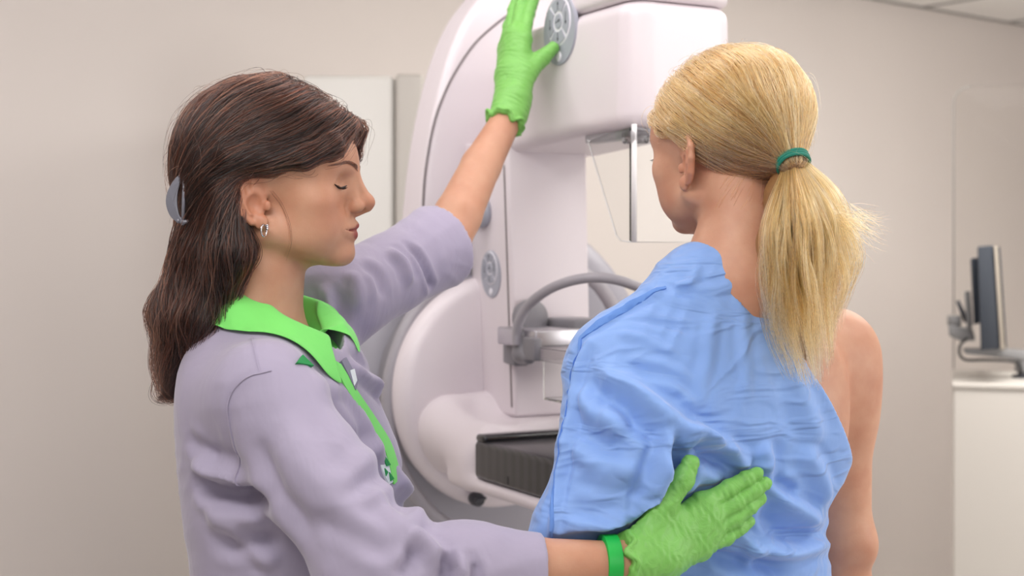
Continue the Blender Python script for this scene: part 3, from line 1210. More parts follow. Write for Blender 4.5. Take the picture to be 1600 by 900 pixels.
def cloth_mat(name, col, col2, rough=0.75, sheen=0.25, wr=0.35, wscale=14.0, weave=1400, trans=0.0, crease=0.0):
    m, nt, b = principled(name)
    tc = nd(nt, 'ShaderNodeTexCoord')
    n1 = nd(nt, 'ShaderNodeTexNoise')
    n1.inputs['Scale'].default_value = 9
    n1.inputs['Detail'].default_value = 4
    nt.links.new(tc.outputs['Object'], n1.inputs['Vector'])
    mx = nd(nt, 'ShaderNodeMix', data_type='RGBA')
    mx.inputs['A'].default_value = lin(*col)
    mx.inputs['B'].default_value = lin(*col2)
    nt.links.new(n1.outputs['Fac'], mx.inputs['Factor'])
    nt.links.new(mx.outputs['Result'], b.inputs['Base Color'])
    b.inputs['Roughness'].default_value = rough
    b.inputs['Specular IOR Level'].default_value = 0.3
    b.inputs['Sheen Weight'].default_value = sheen
    b.inputs['Sheen Roughness'].default_value = 0.4
    # broad soft wrinkles and a fine weave
    mp = nd(nt, 'ShaderNodeMapping')
    mp.inputs['Rotation'].default_value = (0.4, 0.5, 0.3)
    mp.inputs['Scale'].default_value = (1.0, 1.0, 0.45)
    nt.links.new(tc.outputs['Object'], mp.inputs['Vector'])
    n2 = nd(nt, 'ShaderNodeTexNoise')
    n2.inputs['Scale'].default_value = wscale
    n2.inputs['Detail'].default_value = 3
    n2.inputs['Distortion'].default_value = 0.8
    nt.links.new(mp.outputs['Vector'], n2.inputs['Vector'])
    b1 = nd(nt, 'ShaderNodeBump')
    b1.inputs['Strength'].default_value = wr
    b1.inputs['Distance'].default_value = 0.012
    nt.links.new(n2.outputs['Fac'], b1.inputs['Height'])
    last = b1
    if crease:
        v = nd(nt, 'ShaderNodeTexNoise')
        v.inputs['Scale'].default_value = 11
        v.inputs['Detail'].default_value = 2.0
        v.inputs['Distortion'].default_value = 0.9
        mp2 = nd(nt, 'ShaderNodeMapping')
        mp2.inputs['Rotation'].default_value = (0.7, 0.5, 0.9)
        mp2.inputs['Scale'].default_value = (0.7, 0.8, 2.0)
        nt.links.new(tc.outputs['Object'], mp2.inputs['Vector'])
        nt.links.new(mp2.outputs['Vector'], v.inputs['Vector'])
        sb = nd(nt, 'ShaderNodeMath', operation='SUBTRACT')
        sb.inputs[1].default_value = 0.5
        nt.links.new(v.outputs['Fac'], sb.inputs[0])
        ab = nd(nt, 'ShaderNodeMath', operation='ABSOLUTE')
        nt.links.new(sb.outputs[0], ab.inputs[0])
        rg = nd(nt, 'ShaderNodeMapRange', interpolation_type='SMOOTHSTEP')
        rg.inputs['From Max'].default_value = 0.10
        rg.inputs['To Min'].default_value = 1.0
        rg.inputs['To Max'].default_value = 0.0
        nt.links.new(ab.outputs[0], rg.inputs['Value'])
        bc = nd(nt, 'ShaderNodeBump')
        bc.inputs['Strength'].default_value = crease
        bc.inputs['Distance'].default_value = 0.004
        nt.links.new(rg.outputs['Result'], bc.inputs['Height'])
        nt.links.new(last.outputs['Normal'], bc.inputs['Normal'])
        last = bc
    n3 = nd(nt, 'ShaderNodeTexNoise')
    n3.inputs['Scale'].default_value = weave
    n3.inputs['Detail'].default_value = 1
    nt.links.new(tc.outputs['Object'], n3.inputs['Vector'])
    b2 = nd(nt, 'ShaderNodeBump')
    b2.inputs['Strength'].default_value = 0.12
    b2.inputs['Distance'].default_value = 0.0006
    nt.links.new(n3.outputs['Fac'], b2.inputs['Height'])
    nt.links.new(last.outputs['Normal'], b2.inputs['Normal'])
    nt.links.new(b2.outputs['Normal'], b.inputs['Normal'])
    if trans:
        b.inputs['Subsurface Weight'].default_value = trans
        b.inputs['Subsurface Radius'].default_value = (0.4, 0.6, 1.0)
        b.inputs['Subsurface Scale'].default_value = 0.01
    return m


def glove_mat():
    m, nt, b = principled('green_nitrile')
    tc = nd(nt, 'ShaderNodeTexCoord')
    b.inputs['Base Color'].default_value = lin(124, 188, 92)
    b.inputs['Roughness'].default_value = 0.42
    b.inputs['Specular IOR Level'].default_value = 0.4
    b.inputs['Subsurface Weight'].default_value = 0.2
    b.inputs['Subsurface Radius'].default_value = (0.5, 1.0, 0.3)
    b.inputs['Subsurface Scale'].default_value = 0.004
    n = nd(nt, 'ShaderNodeTexNoise')
    n.inputs['Scale'].default_value = 60
    n.inputs['Detail'].default_value = 3
    n.inputs['Distortion'].default_value = 1.5
    nt.links.new(tc.outputs['Object'], n.inputs['Vector'])
    bp = nd(nt, 'ShaderNodeBump')
    bp.inputs['Strength'].default_value = 0.42
    bp.inputs['Distance'].default_value = 0.004
    nt.links.new(n.outputs['Fac'], bp.inputs['Height'])
    nt.links.new(bp.outputs['Normal'], b.inputs['Normal'])
    return m


def hair_mat(name, c1, c2, c3, rough=0.27):
    m = bpy.data.materials.new(name)
    m.use_nodes = True
    nt = m.node_tree
    nt.nodes.remove(nt.nodes['Principled BSDF'])
    h = nd(nt, 'ShaderNodeBsdfHairPrincipled')
    h.parametrization = 'COLOR'
    hi = nd(nt, 'ShaderNodeHairInfo')
    cr = nd(nt, 'ShaderNodeValToRGB')
    cr.color_ramp.elements[0].color = lin(*c1)
    cr.color_ramp.elements[1].color = lin(*c3)
    e = cr.color_ramp.elements.new(0.55)
    e.color = lin(*c2)
    nt.links.new(hi.outputs['Random'], cr.inputs['Fac'])
    nt.links.new(cr.outputs['Color'], h.inputs['Color'])
    h.inputs['Roughness'].default_value = rough
    h.inputs['Random Roughness'].default_value = 0.2
    h.inputs['Radial Roughness'].default_value = 0.45
    nt.links.new(h.outputs['BSDF'], nt.nodes['Material Output'].inputs['Surface'])
    return m


M['skin_n'] = skin_mat('skin_warm', (198, 150, 123), (184, 130, 103))
M['skin_p'] = skin_mat('skin_fair', (206, 157, 130), (190, 134, 108))
M['coat'] = cloth_mat('lavender_cotton', (159, 151, 173), (166, 158, 180), 0.7, 0.3, 0.28, 16)
M['green_cloth'] = cloth_mat('green_cotton', (118, 214, 104), (126, 222, 112), 0.7, 0.2, 0.15, 20)
M['gown'] = cloth_mat('blue_nonwoven', (128, 164, 226), (142, 176, 234), 0.62, 0.3, 0.28, 13, 900, trans=0.1, crease=0.5)
M['gown_seam'] = cloth_mat('blue_seam', (100, 144, 218), (108, 150, 222), 0.6, 0.2, 0.1)
M['trousers_n'] = cloth_mat('lavender_trousers', (160, 152, 184), (168, 160, 190))
M['trousers_p'] = cloth_mat('dark_denim', (52, 62, 84), (60, 70, 94))
M['glove'] = glove_mat()
M['band'] = plastic('green_silicone', lin(24, 178, 72), 0.4)
M['dkgreen'] = plastic('dark_green_print', lin(20, 138, 70), 0.7)
M['printwhite'] = cloth_mat('pale_print_cloth', (214, 222, 226), (220, 228, 232), 0.7, 0.2, 0.1)
M['tagplastic'] = plastic('grey_badge', lin(120, 118, 140), 0.35)
M['shoe'] = plastic('white_shoe', lin(225, 225, 225), 0.5)
M['hair_dark'] = hair_mat('brown_hair', (6, 3, 3), (22, 11, 9), (104, 52, 35))
M['hair_blond'] = hair_mat('blond_hair', (118, 72, 36), (208, 148, 84), (252, 212, 150), 0.26)
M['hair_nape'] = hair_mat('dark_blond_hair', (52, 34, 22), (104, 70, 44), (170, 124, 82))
M['cap_dark'] = plastic('brown_hair_mass', lin(44, 26, 22), 0.55, 0.5, 250)
M['cap_blond'] = plastic('blond_hair_mass', lin(150, 108, 66), 0.6, 0.5, 250)
M['brow'] = hair_mat('brow_hair', (58, 40, 32), (76, 54, 44), (96, 70, 58))
M['lash'] = plastic('dark_lashes', lin(28, 18, 16), 0.5)
M['clip'] = plastic('grey_hair_claw', lin(112, 112, 122), 0.32, coat=0.2)
M['tie'] = plastic('teal_elastic', lin(20, 122, 104), 0.6, 0.4, 900)


# ------------------------------------------------------------------ a head, in millimetres: x forward, y left, z up, origin between the ears
def head_mm(q, ear=True):
    qa = q.copy()
    qa[:, 1] = np.abs(qa[:, 1])
    d = sd_ell(q, (3, 0, 55), (97, 75, 81))
    d = smin(d, sd_ell(q, (52, 0, 42), (47, 60, 46)), 25)
    d = smin(d, sd_ell(q, (44, 0, -8), (46, 55, 54)), 25)
    d = smin(d, sd_cap(qa, (8, 50, -34), (78, 13, -61), 15, 12.5), 22)
    d = smin(d, sd_ell(q, (85.5, 0, -60), (15.5, 19, 15)), 12)
    d = smin(d, sd_ell(qa, (60, 44, 2), (23, 18, 17)), 18)
    d = smin(d, sd_ell(qa, (56, 33, -30), (29, 22, 28)), 22)
    d = smin(d, sd_ell(q, (71, 0, -28), (31, 32, 28)), 16)
    d = smin(d, sd_cap(qa, (90, 5, 45), (78, 42, 44), 8.5, 7), 12)
    d = smax(d, -sd_ell(qa, (103, 33, 25), (17, 15, 10.5)), 9)
    ball = sd_ell(qa, (70, 31.5, 22), (12.6, 14.5, 12.6))
    d = smin(d, ball, 4)
    d = smax(d, -chain(qa, [(84, 20, 25), (85, 26, 29.5), (83.5, 34, 31), (78, 43, 27.5)], [0.9, 1.1, 1.1, 0.7]), 2.0)
    d = smax(d, -chain(qa, [(83, 20, 19.5), (84, 27, 16.0), (83, 35, 15.5), (76, 44, 19.5)], [0.7, 0.8, 0.8, 0.5]), 1.6)
    d = smin(d, sd_ell(q, (84, 0, 20), (19, 14, 30)), 10)
    # nose
    d = smin(d, sd_cap(q, (95, 0, 40), (112.5, 0, 6), 6.2, 8.2), 9)
    d = smin(d, sd_cap(qa, (88, 9, 30), (103, 8, 1), 6.5, 7.0), 8)
    d = smin(d, sd_ell(q, (116.3, 0, 1), (9.3, 9.6, 8.8)), 6)
    d = smin(d, sd_ell(qa, (104.5, 11, -4.5), (9.5, 6.2, 7)), 5)
    d = smin(d, sd_cap(q, (116, 0, -6), (103.5, 0, -11.5), 4.2, 4.5), 5)
    d = smax(d, -sd_ell(qa, (110.5, 6.4, -11), (6, 3.0, 4)), 2.5)
    # alar crease and smile fold
    d = smax(d, -chain(qa, [(99, 19, 2), (94, 19.5, -5), (94, 19, -12)], [1.6, 2.0, 1.2]), 5)
    # mouth
    up = chain(qa, [(101.2, 0, -26.5), (98.5, 9, -27.3), (93.5, 19, -29.8), (86.5, 28, -32.0)], [5.0, 4.8, 4.0, 2.6])
    lo = chain(qa, [(98.8, 0, -38.2), (96.5, 8, -38.0), (92.5, 18, -36.0), (86.5, 27, -33.2)], [5.6, 5.3, 4.2, 2.6])
    d = smin(d, up, 4.5)
    d = smin(d, lo, 5)
    slit = chain(qa, [(105.5, 0, -32.2), (101, 10, -32.5), (95.5, 20, -32.6), (88, 30.5, -31.2)], [1.5, 1.4, 1.4, 1.2])
    d = smax(d, -slit, 2.2)
    if ear:
        e = None
        hx = [(7, 62, 10), (6, 64, 24), (-9, 70, 33), (-23, 75, 28), (-28, 77.5, 16), (-27, 77.5, 2), (-20, 75, -14), (-8, 71, -25)]
        e = chain(qa, hx, [3.0, 3.2, 3.6, 3.8, 3.8, 3.6, 3.3, 3.0], 3)
        th = math.radians(20)
        R = np.array([[math.cos(th), math.sin(th), 0], [-math.sin(th), math.cos(th), 0], [0, 0, 1.0]])
        e = smin(e, sd_ell(qa, (-10, 68.5, 3), (19, 4.2, 30), R), 4)
        e = smin(e, chain(qa, [(-8, 70.5, 24), (-17, 74, 12), (-17, 74.5, -2), (-9, 72, -14)], [2.2, 2.8, 2.9, 2.4], 2), 4)
        e = smin(e, sd_ell(qa, (2.5, 67.5, -24), (8, 4.5, 9)), 4)
        e = smin(e, sd_ell(qa, (9.5, 65.5, -5), (4, 2.8, 6)), 3.5)
        e = smax(e, -sd_ell(qa, (-3, 73.5, -3), (9.5, 9, 12.5)), 2.5)
        e = smax(e, -sd_ell(qa, (-11, 75.5, 16), (4.2, 5, 9)), 2.5)
        d = smin(d, e, 4)
    return d


class Frame:
    def __init__(s, origin, fwd_deg, pitch_deg=0.0, roll_deg=0.0):
        a = math.radians(fwd_deg)
        f = np.array([math.cos(a), math.sin(a), 0])
        l = np.array([-math.sin(a), math.cos(a), 0])
        u = np.array([0, 0, 1.0])
        b = math.radians(pitch_deg)     # positive looks down
        f, u = f * math.cos(b) - u * math.sin(b), u * math.cos(b) + f * math.sin(b)
        c = math.radians(roll_deg)
        l, u = l * math.cos(c) + u * math.sin(c), u * math.cos(c) - l * math.sin(c)
        s.o = np.asarray(origin, float)
        s.R = np.stack([f, l, u], -1)

    def loc(s, p):
        return (p - s.o) @ s.R

    def w(s, x, y, z):
        return s.o + s.R @ np.array([x, y, z], float)


# ------------------------------------------------------------------ hands: joints given from the knuckle to the tip
def hand_sd(p, wrist, fingers, thumb, rf, grow=0.0, palm_r=0.0135, wrist_r=0.022, fore=None):
    d = None
    mc = [f[0] for f in fingers]
    for i, f in enumerate(fingers):
        w_i = wrist[0] + (wrist[1] - wrist[0]) * (i / 3.0)
        c = sd_cap(p, w_i, f[0], palm_r + 0.001, palm_r)
        d = c if d is None else smin(d, c, 0.018)
    for i in range(3):
        d = smin(d, sd_cap(p, mc[i], mc[i + 1], palm_r * 0.86, palm_r * 0.86), 0.008)
        d = smin(d, sd_cap(p, (mc[i] + wrist[0]) / 2, (mc[i + 1] + wrist[1]) / 2, palm_r, palm_r), 0.012)
    fs = None
    for i, f in enumerate(fingers):
        s = rf[i]
        c = chain(p, f, [s * 1.16, s * 1.06, s * 0.97, s * 0.80], 0.004)
        fs = c if fs is None else smin(fs, c, 0.0022)
    d = smin(d, fs, 0.007)
    t = chain(p, thumb, [0.017, 0.0138, 0.0118, 0.0095], 0.006)
    d = smin(d, t, 0.014)
    if fore is not None:
        d = smin(d, sd_cap(p, fore, (wrist[0] + wrist[1]) / 2, wrist_r * 1.05, wrist_r), 0.02)
    return d - grow


# ------------------------------------------------------------------ hair: strands combed along a hair body
def strands(roots, f, guides, step, nsteps, off, wander=0.0, sig=0.03, gravity=0.0, hug=1.0, freq=60.0, attract=None):
    gp, gt = [], []
    for g in guides:
        t = np.gradient(g, axis=0)
        t /= np.linalg.norm(t, axis=1)[:, None] + 1e-9
        gp.append(g)
        gt.append(t)
    gp, gt = np.concatenate(gp), np.concatenate(gt)
    p = roots.copy()
    path = [p.copy()]
    n = len(p)
    ph = RNG.uniform(0, 6.28, (n, 3))
    prev = None
    for k in range(nsteps):
        d2 = ((p[:, None, :] - gp[None]) ** 2).sum(-1)
        w = np.exp(-d2 / (2 * sig * sig)) + 1e-12
        # fall back to the closest guide when far away
        w = w + 1e-6 / (d2 + 1e-5)
        v = (w[:, :, None] * gt[None]).sum(1)
        v /= np.linalg.norm(v, axis=1)[:, None] + 1e-9
        if gravity:
            v[:, 2] -= gravity
        if prev is not None:
            v = 0.65 * v + 0.35 * prev
        if wander:
            s = k * step * freq
            v = v + wander * np.stack([np.sin(s + ph[:, 0]), np.sin(s * 0.9 + ph[:, 1]), 0.4 * np.sin(s * 1.1 + ph[:, 2])], -1)
        g = grad(f, p)
        g /= np.linalg.norm(g, axis=1)[:, None] + 1e-9
        v = v - g * (v * g).sum(1)[:, None] * hug
        v /= np.linalg.norm(v, axis=1)[:, None] + 1e-9
        prev = v
        p = p + v * step
        p = p - g * np.clip((chunk(f, p) - off), -0.01, 0.01)[:, None] * hug
        path.append(p.copy())
    return np.stack(path, 1)


def clump(paths, n, amount, wave=0.0, power=1.2, start=0.15):
    """gather strands into locks towards their ends"""
    m, k = paths.shape[:2]
    c = RNG.choice(m, n, replace=False)
    mid = k // 3
    key = (paths[:, 0] + paths[:, mid]) / 2
    own = np.argmin(((key[:, None] - key[c][None]) ** 2).sum(-1), 1)
    t = np.clip((np.arange(k) / (k - 1) - start) / (1 - start), 0, 1) ** power
    amt = (amount * RNG.uniform(0.55, 1.1, m))[:, None, None] * t[None, :, None]
    out = paths * (1 - amt) + paths[c][own] * amt
    if wave:
        ph = RNG.uniform(0, 6.28, (n, 2))[own]
        fr = RNG.uniform(1.6, 2.6, n)[own]
        s = np.arange(k) / (k - 1)
        w = wave * np.clip(s * 1.6, 0, 1)[None]
        out[:, :, 0] += w * np.sin(s[None] * 6.28 * fr[:, None] + ph[:, :1])
        out[:, :, 1] += w * np.sin(s[None] * 6.28 * fr[:, None] * 0.9 + ph[:, 1:])
    return out


def hair_curves(name, paths, lens, radius, material, parent, label=None):
    """paths (n,k,3); lens number of points kept of each"""
    off = np.array(root_loc(parent))
    sizes = [int(l) for l in lens]
    hc = bpy.data.hair_curves.new(name)
    hc.add_curves(sizes)
    pos = np.concatenate([paths[i, :sizes[i]] for i in range(len(sizes))]) - off
    hc.points.foreach_set('position', pos.astype(np.float32).ravel())
    rad = np.concatenate([radius * (1 - 0.75 * np.linspace(0, 1, s) ** 3) for s in sizes])
    hc.points.foreach_set('radius', rad.astype(np.float32))
    hc.materials.append(material)
    o = bpy.data.objects.new(name, hc)
    COL.objects.link(o)
    o.parent = parent
    if label:
        o['label'] = label
    return o


def sample_surface(f, lo, hi, n, keep=None):
    """random points on the body f"""
    out = []
    tot = 0
    lo, hi = np.asarray(lo), np.asarray(hi)
    while tot < n:
        p = RNG.uniform(lo, hi, (n * 4, 3))
        d = chunk(f, p)
        p = p[np.abs(d) < 0.012]
        p = relax(f, p, 4, 0.01)
        p = p[np.abs(chunk(f, p)) < 0.001]
        if keep is not None:
            p = p[keep(p)]
        if not len(p):
            break
        out.append(p)
        tot += len(p)
    return np.concatenate(out)[:n]


def lifted(pts, moved):
    """carry points along with the folds of the cloth they lie on"""
    if moved is None:
        return pts
    V0, V1 = moved
    out = pts.copy()
    for i in range(0, len(pts), 40):
        j = np.argmin(((pts[i:i + 40, None] - V0[None]) ** 2).sum(-1), 1)
        out[i:i + 40] += V1[j] - V0[j]
    return out


def ribbon_on(name, f, edges_a, edges_b, th, material, parent, n=8, cols=3, label=None, moved=None):
    """a strip of cloth laid on body f between two photo polylines"""
    a = smooth_path([np.array([x, y, 0.0]) for x, y in edges_a], n)
    b = smooth_path([np.array([x, y, 0.0]) for x, y in edges_b], n)
    V, F = [], []
    m = len(a)
    grid = []
    for j in range(cols + 1):
        q = a + (b - a) * (j / cols)
        grid.append(ray_hit(f, q[:, 0], q[:, 1]))
    G = np.stack(grid, 1)
    flat = G.reshape(-1, 3)
    g = grad(f, flat)
    g /= np.linalg.norm(g, axis=1)[:, None] + 1e-9
    flat = lifted(flat, moved)
    top = flat + g * th
    bot = flat - g * 0.004
    V = np.concatenate([top, bot])
    o = m * (cols + 1)
    ix = lambda i, j: i * (cols + 1) + j
    for i in range(m - 1):
        for j in range(cols):
            F.append((ix(i, j), ix(i, j + 1), ix(i + 1, j + 1), ix(i + 1, j)))
            F.append((o + ix(i, j), o + ix(i + 1, j), o + ix(i + 1, j + 1), o + ix(i, j + 1)))
        for j in (0, cols):
            F.append((ix(i, j), ix(i + 1, j), o + ix(i + 1, j), o + ix(i, j)))
    for i in (0, m - 1):
        for j in range(cols):
            F.append((ix(i, j), ix(i, j + 1), o + ix(i, j + 1), o + ix(i, j)))
    bm = bmesh.new()
    vs = [bm.verts.new(tuple(v)) for v in V]
    for fc in F:
        bm.faces.new([vs[k] for k in fc])
    return from_bm(name, bm, material, parent, True, label)


def patch_on(name, f, polys, th, material, parent, label=None):
    """small flat printed shapes lying on body f, traced polygons"""
    bm = bmesh.new()
    for poly in polys:
        pts = np.array(poly, float)
        H = ray_hit(f, pts[:, 0], pts[:, 1])
        g = grad(f, H)
        g /= np.linalg.norm(g, axis=1)[:, None] + 1e-9
        t = [bm.verts.new(tuple(h)) for h in H + g * th]
        b = [bm.verts.new(tuple(h)) for h in H - g * 0.003]
        bm.faces.new(t)
        bm.faces.new(b[::-1])
        k = len(t)
        for i in range(k):
            bm.faces.new((t[i], t[(i + 1) % k], b[(i + 1) % k], b[i]))
    return from_bm(name, bm, material, parent, False, label)


def micro(V, amp, freq):
    """small crisp wrinkles: ridges of warped waves, patchy"""
    w = np.stack([np.sin(V[:, 2] * 17 + 1.3), np.sin(V[:, 0] * 19 + 0.4), np.sin((V[:, 0] + V[:, 2]) * 14)], -1)
    out = np.zeros(len(V))
    for k, (a, b, c, ph) in enumerate(((0.8, 0.3, 1.0, 0.0), (-0.9, 0.2, 0.8, 1.9), (0.2, 0.5, 1.2, 4.0), (1.2, -0.4, -0.3, 2.6))):
        s = V[:, 0] * a + V[:, 1] * b + V[:, 2] * c
        u = s * freq * (0.8 + 0.25 * k) + 2.2 * w[:, k % 3] + 1.5 * np.sin(V[:, 2] * 31 - V[:, 0] * 23 + ph)
        m = np.clip(np.sin(V[:, 0] * (26 + 7 * k) + ph) * np.sin(V[:, 2] * (21 + 5 * k) + 2 * ph) + 0.25, 0, 1)
        out += (1 - 2 * np.abs(np.sin(u)) ** 0.6) * m
    return amp * out


def legs_sd(p, T, grow=0.0, feet=True):
    q = T.loc(p)
    qa = q.copy()
    qa[:, 1] = np.abs(qa[:, 1])
    d = chain(qa, [(0.0, 0.085, 0.88), (0.012, 0.088, 0.48), (-0.005, 0.09, 0.09)], [0.088 + grow, 0.058 + grow, 0.036 + grow * 1.3], 0.02)
    if feet:
        d = smin(d, sd_cap(qa, (-0.02, 0.09, 0.035), (0.14, 0.10, 0.028), 0.032, 0.026), 0.03)
    return d


def shoes(T, parent):
    for s in (1, -1):
        def f(p, s=s):
            q = T.loc(p)
            d = sd_cap(q, (-0.03, s * 0.09, 0.045), (0.15, s * 0.10, 0.038), 0.043, 0.037)
            d = smin(d, sd_cap(q, (-0.02, s * 0.09, 0.05), (-0.01, s * 0.09, 0.08), 0.043, 0.045), 0.03)
            return smax(d, 0.002 - p[:, 2], 0.008)
        c = T.w(0.06, s * 0.095, 0.05)
        sdf_obj('shoe', f, c - 0.2, c + np.array([0.2, 0.2, 0.12]), 0.007, M['shoe'], parent)
# ------------------------------------------------------------------ the woman in lavender
NB = Frame((-0.27, 1.72, 0.0), -18)                  # her body
NH = Frame(P(425, 318, 1.72), -3, 0)                 # her head
nurse = thing('person', 'dark-haired woman in lavender coat and green gloves, one hand raised to the machine', 'person', NB.o)

nS, nE, nW = P(412, 616, 1.572), P(592, 895, 1.50), P(965, 880, 1.555)      # near arm
fS, fE, fW = P(528, 470, 1.885), P(684, 404, 2.085), P(790, 190, 2.232)      # raised far arm

# lower (near) hand on the other woman's back
dH = 1.568
h1_w = (P(1003, 850, dH - 0.004), P(1006, 893, dH + 0.002))
h1_f = [
    [P(1098, 788, 1.604), P(1140, 763, 1.617), P(1165, 749, 1.624), P(1183, 740, 1.629)],
    [P(1106, 810, 1.606), P(1149, 786, 1.618), P(1176, 767, 1.627), P(1196, 755, 1.633)],
    [P(1104, 833, 1.606), P(1147, 811, 1.618), P(1171, 792, 1.626), P(1188, 779, 1.633)],
    [P(1092, 856, 1.602), P(1134, 841, 1.616), P(1156, 825, 1.624), P(1171, 814, 1.630)]]
h1_t = [P(1012, 838, dH - 0.002), P(1038, 786, 1.572), P(1066, 750, 1.577), P(1079, 724, 1.580)]
h1_rf = [0.0088, 0.0090, 0.0086, 0.0076]

# raised hand on the tube head
h2_w = (P(806, 176, 2.238), P(788, 168, 2.256))
h2_f = [
    [P(817, 62, 2.290), P(826, 22, 2.322), P(838, -14, 2.332), P(848, -38, 2.321)],
    [P(807, 52, 2.306), P(815, 8, 2.338), P(827, -30, 2.346), P(836, -56, 2.343)],
    [P(798, 58, 2.321), P(803, 16, 2.350), P(815, -22, 2.358), P(824, -46, 2.356)],
    [P(791, 78, 2.334), P(794, 42, 2.358), P(804, 12, 2.366), P(812, -8, 2.366)]]
h2_t = [P(806, 150, 2.246), P(826, 113, 2.268), P(848, 90, 2.286), P(864, 75, 2.290)]
h2_rf = [0.0092, 0.0094, 0.0090, 0.0080]


def n_torso(p, tab, k=0.0):
    q = NB.loc(p)
    return loft(q, tab)


N_SKIN = [(0.80, 0, 0, 0.105, 0.165), (0.92, 0, 0, 0.105, 0.165), (1.04, 0, 0, 0.085, 0.13), (1.18, 0.005, 0, 0.10, 0.14), (1.29, -0.015, 0, 0.085, 0.14), (1.322, -0.022, 0, 0.069, 0.125), (1.350, -0.035, 0, 0.050, 0.10), (1.39, -0.045, 0, 0.035, 0.045)]


def near_head(q):
    """the head in full near it, a plain ball's distance far from it"""
    far = np.linalg.norm(q - np.array([10.0, 0, 30.0]), axis=1) - 150.0
    d = far + 20.0
    m = far < 25
    if m.any():
        d[m] = head_mm(q[m])
    return d


def f_nurse_body(p):
    q = NH.loc(p) * 1000.0
    d = near_head(q)
    neck = chain(q, [(-10, 0, -30), (-14, 0, -85), (-26, 0, -150)], [53, 50.5, 58], 10)
    d = smin(d, neck, 18)
    # soft underside of the chin
    d = smin(d, sd_cap(q, (20, 0, -52), (62, 0, -60), 22, 12), 18)
    d = d / 1000.0
    d = smin(d, loft(NB.loc(p), N_SKIN), 0.04)
    for S, E, W, in ((nS, nE, nW), (fS, fE, fW)):
        d = smin(d, sd_cap(p, S, E, 0.05, 0.040), 0.04)
        mid, mid2 = E + (W - E) * 0.30 + np.array([-0.002, 0, 0]), E + (W - E) * 0.66 + np.array([-0.004, 0, 0])
        d = smin(d, chain(p, [E, mid, mid2, W], [0.0360, 0.0358, 0.0305, 0.0238], 0.006), 0.012)
    d = np.minimum(d, legs_sd(p, NB))
    d = smin(d, hand_sd(p, h1_w, h1_f, h1_t, h1_rf, -0.0022, fore=nW), 0.006)
    d = smin(d, hand_sd(p, h2_w, h2_f, h2_t, h2_rf, -0.0022, fore=fW), 0.006)
    return d


hd = NH.o
xs = axis_pts(-0.62, 0.42, 0.005, [(hd[0] - 0.11, hd[0] + 0.14)], 0.0016)
ys = axis_pts(1.42, 2.42, 0.005, [(hd[1] - 0.09, hd[1] + 0.09)], 0.0016)
zs = np.concatenate([axis_pts(-0.01, 0.84, 0.014), axis_pts(0.845, 1.34, 0.005), axis_pts(1.345, 1.62, 0.0016), axis_pts(1.622, 1.98, 0.005)])
V, F = polygonize(f_nurse_body, xs, ys, zs)
V = relax(f_nurse_body, V, 2)
body_n = mk('body', V, F, M['skin_n'], nurse)


def face_masks(o, V, H):
    q = H.loc(V) * 1000.0
    qa = q.copy()
    qa[:, 1] = np.abs(qa[:, 1])
    up = chain(qa, [(105, 0, -28.6), (99, 9, -29.0), (94, 19, -31.0), (87, 28.5, -32.4)], [3.8, 3.6, 3.2, 2.2])
    lo = chain(qa, [(103, 0, -38.0), (98, 8, -37.5), (93, 18, -35.8), (87, 27, -33.2)], [4.6, 4.4, 3.6, 2.0])
    lip = np.clip(1 - np.minimum(up, lo) / 1.4, 0, 1)
    bl = np.clip(1 - sd_ell(qa, (82, 42, -8), (16, 14, 14)) / 22, 0, 1) * 0.32
    bl = np.maximum(bl, np.clip(1 - sd_ell(q, (118, 0, 0), (8, 9, 8)) / 9, 0, 1) * 0.35)
    bl = np.maximum(bl, np.clip(1 - sd_ell(qa, (-10, 72, 0), (20, 10, 34)) / 6, 0, 1) * 0.45)
    add_attr(o, 'lip', lip * (q[:, 0] > 60))
    add_attr(o, 'blush', bl)


face_masks(body_n, V, NH)


def on_head(H, y_s, x, z, f, lift=0.0):
    """point of the face at head-local x,z on side y_s, found from the side"""
    y = 95.0
    p = np.array([[x, y_s * y, z]])
    for _ in range(60):
        d = f(p)
        p[:, 1] -= y_s * np.maximum(d, -2) * 0.8
    p[:, 1] += y_s * lift
    return H.w(*(p[0] / 1000.0))


def on_head_front(H, ys, zs, f, lift=0.0):
    """points of the face at head-local y,z, found from the front"""
    ys = np.atleast_1d(np.asarray(ys, float))
    p = np.stack([np.full(len(ys), 135.0), ys, np.asarray(zs, float) * np.ones(len(ys))], -1)
    for _ in range(70):
        p[:, 0] -= np.maximum(f(p), -2) * 0.6
    p[:, 0] += lift
    return H.o + (p / 1000.0) @ H.R.T


